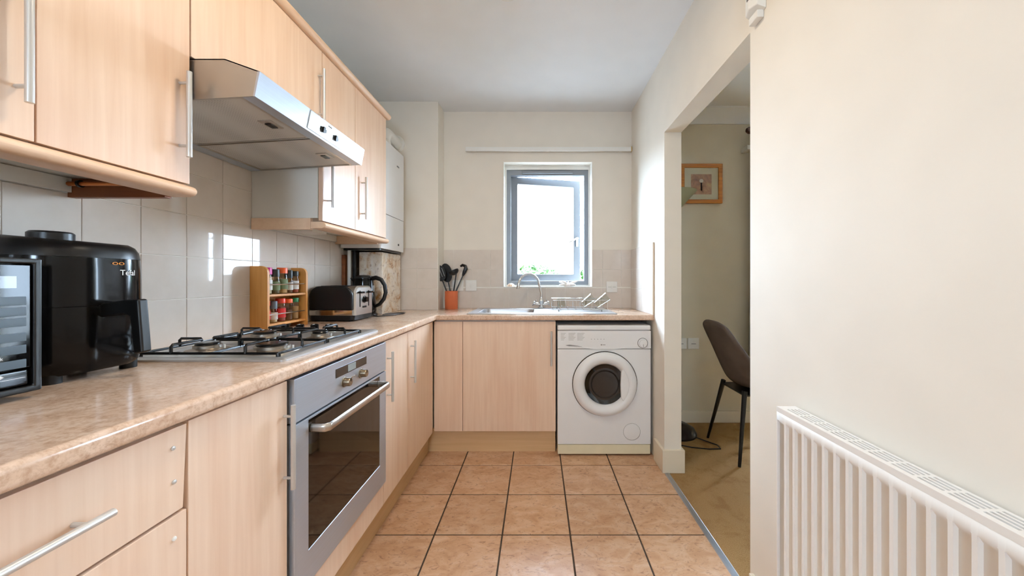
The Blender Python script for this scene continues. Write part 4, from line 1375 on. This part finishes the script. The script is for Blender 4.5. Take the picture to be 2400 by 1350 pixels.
# ------------------------------------------------------------------ sink, tap, drainer
t = thing('kitchen_sink', 'stainless inset sink and drainer below the window', 'sink', (0.03, 2.6, ZT))
sx0, sx1, sy0, sy1 = -0.462, 0.520, 2.372, 2.832
top = slab_with_holes(2, ZT + 0.0005, ZT + 0.006, [sx0, sx1], [sy0, sy1], [(SK[0] + 0.006, SK[1] - 0.006, SK[2] + 0.006, SK[3] - 0.006)])
top.build('rim', 'brushed_x', t, weld=True, bevel=0.003)
bw = MB()
cxs, cys = (SK[0] + SK[1]) / 2, (SK[2] + SK[3]) / 2
wx, wy = SK[1] - SK[0] - 0.014, SK[3] - SK[2] - 0.014
bw.loft([rrect(cxs, cys, wx + 0.004, wy + 0.004, 0.05, ZT + 0.005), rrect(cxs, cys, wx - 0.006, wy - 0.006, 0.05, ZT - 0.02), rrect(cxs, cys, wx - 0.03, wy - 0.03, 0.06, ZT - 0.14), rrect(cxs, cys, wx - 0.08, wy - 0.08, 0.06, ZT - 0.152)])
bw.f = [f for f in bw.f if not (len(f) > 4 and f[0] > f[1])]
bw.build('bowl', 'brushed_x', t)
for k in range(7):
    yy = 2.475 + k * 0.05
    MB().tube([(0.08, yy, ZT + 0.0055), (0.46, yy, ZT + 0.0055)], 0.003, 6).build('drain_rib', 'brushed_x', t)

t = thing('mixer_tap', 'chrome swan-neck mixer tap behind the sink', 'tap', (0.03, 2.80, ZT + 0.006))
tx, ty, tz = 0.028, 2.795, ZT + 0.006
MB().lathe([(0.0, 0.0), (0.026, 0.0), (0.027, 0.006), (0.019, 0.014), (0.017, 0.045), (0.019, 0.055), (0.013, 0.066), (0.0115, 0.085), (0.0, 0.085)], (tx, ty, tz + 0.0003), (0, 0, 1), 24).build('body', 'chrome', t)
sp_ = [(tx, ty, tz + 0.08), (tx, ty, tz + 0.12)]
for k in range(1, 15):
    a = math.radians(12 * k)
    sp_.append((tx - 0.018 - 0.075 * (1 - math.cos(a)) * 1.0, ty - 0.055 * (1 - math.cos(a)), tz + 0.175 + 0.088 * math.sin(a)))
sp_.append((sp_[-1][0] - 0.004, sp_[-1][1], sp_[-1][2] - 0.025))
MB().tube(sp_, 0.0095, 14).build('spout', 'chrome', t)
MB().cyl(Vector(sp_[-1]) + Vector((0, 0, 0.008)), Vector(sp_[-1]) + Vector((-0.002, 0, -0.016)), 0.012, 14).build('nozzle', 'satin_steel', t)
for s in (-1, 1):
    MB().cyl((tx + s * 0.012, ty - 0.004, tz + 0.03), (tx + s * 0.048, ty - 0.008, tz + 0.040), 0.010, 12).build('valve', 'chrome', t)
    hm = MB()
    c = Vector((tx + s * 0.052, ty - 0.008, tz + 0.043))
    hm.lathe([(0.0, -0.008), (0.012, -0.008), (0.013, 0.004), (0.008, 0.010), (0.0, 0.011)], c, (s * 0.8, -0.1, 0.5), 14)
    for q in range(4):
        a = PI / 2 * q + 0.5
        u, w, d_ = frame_of((s * 0.8, -0.1, 0.5))
        e = u * math.cos(a) + w * math.sin(a)
        hm.tube([c, c + e * 0.022, c + e * 0.027], [0.005, 0.0055, 0.004], 8)
    hm.build('crosshead', 'chrome', t)

t = thing('dish_rack', 'chrome wire dish rack on the sink drainer', 'dish rack', (0.28, 2.62, ZT + 0.006))
dx0, dx1, dy0, dy1, dz0, dz1 = 0.105, 0.480, 2.50, 2.75, ZT + 0.020, ZT + 0.085
for (xx, yy) in ((dx0 + 0.04, dy0), (dx1 - 0.04, dy0), (dx0 + 0.04, dy1), (dx1 - 0.04, dy1)):
    MB().cyl((xx, yy, ZT + 0.006), (xx, yy, dz0), 0.004, 8).build('foot', 'grey_plastic', t)
for z in (dz0, dz1):
    MB().tube([(dx0, dy0, z), (dx1, dy0, z), (dx1, dy1, z), (dx0, dy1, z)], 0.0026, 8, closed=True).build('wire_hoop', 'chrome', t)
for k in range(8):
    xx = dx0 + (dx1 - dx0) * k / 7
    MB().tube([(xx, dy0, dz1), (xx, dy0, dz0), (xx, dy1, dz0), (xx, dy1, dz1)], 0.0018, 6).build('wire', 'chrome', t)


def tumbler(label, base, d, r0, r1, h):
    d = Vector(d).normalized()
    u = thing('drinking_glass', label, 'glass', base)
    MB().lathe([(0.0, 0.0), (r0, 0.0), (r1, h), (r1 - 0.002, h), (r0 - 0.002, 0.006), (0.0, 0.006)], base, d, 24).build('glass', 'jar_glass', u)


tumbler('clear glass tilted out of the right end of the dish rack', (0.415, 2.60, ZT + 0.045), (0.75, -0.05, 0.55), 0.024, 0.034, 0.105)
tumbler('clear glass lying in the middle of the dish rack', (0.33, 2.66, ZT + 0.045), (0.7, 0.1, 0.5), 0.022, 0.032, 0.09)
tumbler('upturned clear glass next to the tap in the dish rack', (0.165, 2.64, ZT + 0.092), (0.15, 0.0, -0.9), 0.024, 0.033, 0.066)

# ------------------------------------------------------------------ sill ornaments and curtain track
t = thing('seashell', 'small peach scallop shell on the left of the window sill', 'shell', (-0.215, 2.945, KW[2] + 0.0015))
sm = MB()
prof = [(0.030 * math.cos(a) , 0.026 * math.sin(a)) for a in [PI / 2 * k / 6 for k in range(7)]]
sm.lathe([(0.0, 0.0)] + prof, (-0.215, 2.945, KW[2] + 0.0018), (0, 0, 1), 22)
for i, p in enumerate(sm.v):
    a = math.atan2(p[1] - 2.945, p[0] + 0.215)
    r = math.hypot(p[1] - 2.945, p[0] + 0.215)
    k = 1 + 0.08 * math.cos(11 * a)
    sm.v[i] = (-0.215 + (p[0] + 0.215) * k, 2.945 + (p[1] - 2.945) * k, p[2])
sm.build('shell', 'shell_peach', t)
t = thing('coral', 'white branching coral on the right of the window sill', 'coral', (0.24, 2.945, KW[2] + 0.0015))
cm = MB()
rnd = random.Random(11)
c0 = Vector((0.245, 2.945, KW[2] + 0.012))
for k in range(13):
    a = rnd.uniform(0, 2 * PI)
    l = rnd.uniform(0.035, 0.085)
    up = rnd.uniform(0.0, 0.8) if k > 4 else 0.02
    d = Vector((math.cos(a) * 1.2, math.sin(a) * 0.35, up)).normalized()
    p1 = c0 + d * l * 0.5 + Vector((0, 0, 0.004)); p2 = c0 + d * l
    p2.z = max(p2.z, KW[2] + 0.008)
    cm.tube([c0, p1, p2], [0.012, 0.010, 0.005], 8)
cm.lathe([(0.0, 0.0), (0.03, 0.0), (0.026, 0.018), (0.0, 0.03)], (0.245, 2.945, KW[2] + 0.0018), (0, 0, 1), 14)
cm.build('branches', 'coral_white', t)
t = thing('curtain_track', 'white curtain track mounted above the small window', 'curtain track', (0.08, 2.88, 2.16))
box(-0.565, 0.735, YB - 0.045, YB - 0.028, 2.140, 2.172).build('rail', 'white_satin', t, bevel=0.003)
for xx in (-0.50, 0.08, 0.66):
    box(xx - 0.012, xx + 0.012, YB - 0.030, YB, 2.148, 2.166).build('bracket', 'white_satin', t)
box(0.7325, 0.7400, YB - 0.047, YB - 0.026, 2.138, 2.174).build('end_stop', 'brass', t)

# ------------------------------------------------------------------ radiator
t = thing('radiator', 'white panel radiator with slotted top grille on the right wall', 'radiator', (0.715, 0.6, 0.17))
RF, RB_, Q0, Q1, RZ0, RZT = 0.687, 0.742, 0.150, 1.047, 0.170, 0.770
# fluted front panel: section in plan (y along, x out) lofted in z
pitch = 0.0338
y = 1.0128
ridges = []
while y > Q0 + 0.03:
    ridges.append(y); y -= pitch
sec = [(Q1, RF + 0.001)]
for ry in ridges:
    sec += [(ry + 0.0056, RF + 0.0075), (ry + 0.0036, RF + 0.0005), (ry - 0.0036, RF + 0.0005), (ry - 0.0056, RF + 0.0075)]
sec = [(Q1, RF + 0.0075)] + sec[1:] + [(Q0, RF + 0.0075)]
rp = MB()
ringsz = []
for z, fl_ in ((RZ0, False), (RZ0 + 0.030, False), (RZ0 + 0.042, True), (RZT - 0.046, True), (RZT - 0.036, False), (RZT - 0.012, False)):
    ringsz.append([(b if fl_ else RF, a, z) for a, b in sec])
rp.loft(ringsz, cap=False, closed=False)
fp_ = rp.build('front_panel', 'radiator_white', t, angle=40)
sol = fp_.modifiers.new('thickness', 'SOLIDIFY'); sol.thickness = 0.0015; sol.offset = 0
box(RF + 0.030, RF + 0.034, Q0, Q1, RZ0, RZT - 0.080).build('rear_panel', 'radiator_white', t)
for qa, qb in ((Q1 - 0.002, Q1 + 0.001), (Q0 - 0.001, Q0 + 0.002)):
    box(RF, RB_ - 0.002, qa, qb, RZ0, RZT - 0.001).build('end_panel', 'radiator_white', t)
slots = []
k = 0
y = 1.022
while y > 0.20:
    for q in range(4):
        xa = RF + 0.0110 + q * 0.0098
        slots.append((xa, xa + 0.0055, y - 0.043, y))
    y -= 0.0500
slab_with_holes(2, RZT - 0.004, RZT, [RF - 0.001, RB_ - 0.002], [Q0 - 0.001, Q1 + 0.001], slots).build('top_grille', 'radiator_white', t, weld=True)
box(RF + 0.009, RF + 0.050, Q0 + 0.004, Q1 - 0.004, RZT - 0.075, RZT - 0.016).build('convector', 'convector_grey', t)
box(RF - 0.001, RF + 0.001, Q0 - 0.001, Q1 + 0.001, RZT - 0.014, RZT - 0.004).build('grille_lip', 'radiator_white', t)
for qa in (0.35, 0.9):
    box(RB_ - 0.003, WR - 0.0005, qa - 0.02, qa + 0.02, RZ0 + 0.1, RZT - 0.08).build('bracket', 'radiator_white', t)
for qa in (0.14,):
    MB().cyl((0.715, qa, 0.0), (0.715, qa, 0.2), 0.0075, 12).build('pipe', 'white_satin', t)
    MB().cyl((0.715, qa, 0.2), (0.715, Q0 + 0.005, 0.2), 0.010, 12).build('valve', 'chrome', t)

# ------------------------------------------------------------------ wall sensor at the top right
t = thing('wall_sensor', 'small white detector box high on the wall beside the opening', 'detector', (0.73, 1.225, 2.0))
MB().prism([(WR, 1.188, 2.02), (WR, 1.262, 2.02), (0.716, 1.258, 2.035), (0.706, 1.225, 2.04), (0.716, 1.192, 2.035)], (0, 0, 0.13)).build('housing', 'white_satin', t, bevel=0.004)
box(0.722, WR, 1.200, 1.250, 1.998, 2.0245).build('lower_cover', 'white_satin', t, bevel=0.004)
box(0.7055, 0.709, 1.218, 1.232, 2.07, 2.10).build('lens', 'print_grey', t)

# ------------------------------------------------------------------ adjoining room
t = thing('picture', 'small gilt-framed picture on the far wall of the adjoining room', 'picture', (1.30, YB - 0.012, 1.735))
FX0, FX1, FZ0, FZ1 = 1.130, 1.462, 1.735, 2.050
slab_with_holes(1, YB - 0.022, YB - 0.001, [FX0, FX1], [FZ0, FZ1], [(FX0 + 0.032, FX1 - 0.032, FZ0 + 0.032, FZ1 - 0.032)]).build('frame', 'picture_gilt', t, weld=True, bevel=0.005)
box(FX0 + 0.03, FX1 - 0.03, YB - 0.010, YB - 0.002, FZ0 + 0.03, FZ1 - 0.03).build('mat_board', 'mat_board', t)
box(1.215, 1.378, YB - 0.0108, YB - 0.0095, 1.808, 1.968).build('print', 'art_print', t)
box(1.292, 1.302, YB - 0.0114, YB - 0.0106, 1.838, 1.905).build('print_vase', 'dark_gap', t)
MB().cyl((1.297, YB - 0.0114, 1.915), (1.297, YB - 0.0106, 1.915), 0.016, 12).build('print_flower', 'label_white', t)


def double_socket(label, cx):
    t = thing('wall_socket', label, 'socket', (cx, YB, 0.585))
    box(cx - 0.044, cx + 0.044, YB - 0.010, YB, 0.583, 0.669).build('plate', 'white_gloss', t, bevel=0.003)
    box(cx - 0.018, cx + 0.018, YB - 0.0108, YB - 0.0095, 0.622, 0.626).build('pin_slot', 'print_grey', t)
    box(cx - 0.006, cx + 0.006, YB - 0.012, YB - 0.009, 0.636, 0.652).build('rocker', 'white_satin', t)


double_socket('white wall socket low on the far wall beside the chair', 1.236)
double_socket('white wall socket half hidden by the partition end', 1.138)

t = thing('floor_lamp', 'bronze uplighter floor lamp mostly hidden behind the partition', 'lamp', (1.03, 2.68, 0))
lx, ly = 1.022, 2.690
MB().lathe([(0.0, 0.0), (0.140, 0.0), (0.142, 0.012), (0.125, 0.045), (0.08, 0.070), (0.03, 0.082), (0.014, 0.10), (0.0, 0.10)], (lx, ly, 0.0005), (0, 0, 1), 36).build('base', 'lamp_bronze', t)
MB().cyl((lx, ly, 0.095), (lx, ly, 1.625), 0.012, 14).build('pole', 'lamp_bronze', t)
MB().lathe([(0.0, 0.0), (0.035, 0.0), (0.030, 0.03), (0.0, 0.03)], (lx, ly, 1.615), (0, 0, 1), 20).build('cap', 'lamp_bronze', t)
MB().lathe([(0.0, 0.0), (0.022, 0.002), (0.060, 0.045), (0.105, 0.095), (0.142, 0.135), (0.139, 0.136), (0.10, 0.098), (0.055, 0.05), (0.0, 0.008)], (lx, ly, 1.645), (0, 0, 1), 36).build('shade', 'lamp_shade', t)
MB().tube([(lx + 0.10, ly - 0.09, 0.010), (lx + 0.15, ly - 0.13, 0.004), (lx + 0.205, ly - 0.20, 0.004), (lx + 0.20, ly - 0.255, 0.004), (lx + 0.12, ly - 0.26, 0.004), (lx + 0.02, ly - 0.235, 0.004), (lx - 0.05, ly - 0.20, 0.004)], 0.0035, 8).build('cable', 'black_satin', t)

# chair: bucket seat on four splayed tapering black legs, facing +X
t = thing('dining_chair', 'brown velvet bucket chair with black splayed legs', 'chair', (1.43, 2.41, 0))
cx, cy = 1.445, 2.410
shell = MB()
NU, NV = 15, 13
grid = []
for i in range(NU):
    s = i / (NU - 1)
    # centre line: from back top, down the back, round, to the seat front
    if s < 0.5:
        q = s / 0.5
        x = -0.300 + 0.145 * q ** 1.1; z = 0.868 - 0.40 * q
    else:
        q = (s - 0.5) / 0.5
        x = -0.155 + 0.41 * q; z = 0.468 - 0.035 * math.sin(min(1, q * 2.4) * PI / 2) + 0.005 * q
    row = []
    for j in range(NV):
        w = -1 + 2 * j / (NV - 1)
        if s < 0.5:
            hw = 0.142 + 0.080 * math.sin(min(1.0, (s / 0.5) * 1.15 + 0.12) * PI / 2)
            wrap = 0.02 + 0.10 * (s / 0.5)
            lift = -0.035 * abs(w) ** 3 * (1 - s / 0.5)
            row.append((cx + x + wrap * abs(w) ** 2.2, cy + w * hw, z + lift))
        else:
            q = (s - 0.5) / 0.5
            hw = 0.222 + 0.01 * math.sin(q * PI) - 0.03 * q ** 3
            arm = 0.115 * (1 - q) ** 1.6 + 0.012
            row.append((cx + x + 0.12 * (1 - q) ** 2 * abs(w) ** 2.2, cy + w * hw, z + arm * abs(w) ** 2.6))
    grid.append(row)
v = [p for r in grid for p in r]
f = []
for i in range(NU - 1):
    for j in range(NV - 1):
        f.append((i * NV + j, i * NV + j + 1, (i + 1) * NV + j + 1, (i + 1) * NV + j))
shell.add(v, f)
so = shell.build('seat_shell', 'chair_velvet', t, angle=80)
md = so.modifiers.new('thickness', 'SOLIDIFY'); md.thickness = 0.032; md.offset = 0
md = so.modifiers.new('round', 'SUBSURF'); md.levels = 1; md.render_levels = 2
for sx in (-1, 1):
    for sy in (-1, 1):
        topp = (cx + sx * 0.13 - 0.02, cy + sy * 0.13, 0.435)
        foot = (cx + (-0.225 if sx < 0 else 0.21), cy + sy * 0.205, 0.0)
        MB().tube([topp, foot], [0.0155, 0.009], 14).build('leg', 'black_satin', t)
box(cx - 0.16, cx + 0.13, cy - 0.145, cy + 0.145, 0.405, 0.418).build('seat_frame', 'black_satin', t, bevel=0.004)

# curtain pole and curtain at the hidden living room window
t = thing('curtain_pole', 'dark wooden curtain pole end with ball finial', 'curtain pole', (2.6, YB - 0.09, 2.24))
pz, py_ = 2.285, YB - 0.085
MB().cyl((1.665, py_, pz), (3.5, py_, pz), 0.014, 14).build('pole', 'pole_wood', t)
MB().lathe([(0.0, -0.032), (0.016, -0.028), (0.026, -0.012), (0.028, 0.0), (0.024, 0.014), (0.014, 0.024), (0.014, 0.034), (0.0, 0.034)], (1.640, py_, pz), (1, 0, 0), 20).build('finial', 'pole_wood', t)
box(1.615, 1.655, py_ - 0.008, YB - 0.001, 2.135, 2.170).build('bracket', 'white_satin', t, bevel=0.003)
t = thing('curtain', 'pale grey-green curtain just visible past the opening', 'curtain', (1.8, YB - 0.085, 0.3))
cmn = MB()
fr_, bk_ = [], []
NN = 60
top_l, bot_l = [], []
for k in range(NN + 1):
    u = k / NN
    yo = 0.022 * math.sin(u * 2 * PI * 6.5)
    top_l.append((1.675 + 0.20 * u, py_ + yo * 0.8, pz - 0.019))
    bot_l.append((1.625 + 0.28 * u, py_ + yo * 1.3, 0.35))
cmn.loft([top_l, bot_l], cap=False, closed=False)
co = cmn.build('drape', 'curtain_cloth', t, angle=80)
md = co.modifiers.new('thickness', 'SOLIDIFY'); md.thickness = 0.002

# ------------------------------------------------------------------ ceiling fittings
t = thing('ceiling_light', 'round frosted ceiling light above the camera', 'light', (-0.22, 1.12, CE - 0.08))
MB().lathe([(0.0, 0.0), (0.15, 0.0), (0.15, -0.02), (0.14, -0.025), (0.0, -0.025)], (-0.22, 1.12, CE - 0.0003), (0, 0, 1), 36).build('base', 'white_satin', t)
MB().lathe([(0.0, -0.075), (0.06, -0.07), (0.11, -0.052), (0.135, -0.028), (0.0, -0.0255)], (-0.22, 1.12, CE), (0, 0, 1), 36).build('diffuser', 'lamp_diffuser', t)
ld = bpy.data.lights.new('ceiling_lamp', 'AREA'); ld.shape = 'DISK'; ld.size = 0.22; ld.energy = 7.5; ld.color = (1.0, 0.87, 0.67)
lo = bpy.data.objects.new('ceiling_lamp', ld); COL.objects.link(lo); lo.location = (-0.22, 1.12, CE - 0.085)
ld2 = bpy.data.lights.new('rear_lamp', 'AREA'); ld2.shape = 'DISK'; ld2.size = 0.22; ld2.energy = 2.5; ld2.color = (1.0, 0.86, 0.66)
t = thing('ceiling_light', 'round frosted ceiling light behind the camera', 'light', (0.1, -0.75, CE - 0.08))
MB().lathe([(0.0, 0.0), (0.15, 0.0), (0.15, -0.02), (0.14, -0.025), (0.0, -0.025)], (0.1, -0.75, CE - 0.0003), (0, 0, 1), 36).build('base', 'white_satin', t)
MB().lathe([(0.0, -0.075), (0.06, -0.07), (0.11, -0.052), (0.135, -0.028), (0.0, -0.0255)], (0.1, -0.75, CE), (0, 0, 1), 36).build('diffuser', 'lamp_diffuser', t)
lo2 = bpy.data.objects.new('rear_lamp', ld2); COL.objects.link(lo2); lo2.location = (0.1, -0.75, CE - 0.085)
t = thing('smoke_alarm', 'white ceiling smoke alarm at the top edge of the photo', 'smoke alarm', (-0.14, 1.67, CE - 0.03))
MB().lathe([(0.0, 0.0), (0.052, 0.0), (0.052, -0.012), (0.045, -0.026), (0.02, -0.032), (0.0, -0.032)], (-0.14, 1.672, CE - 0.0003), (0, 0, 1), 32).build('housing', 'white_satin', t)
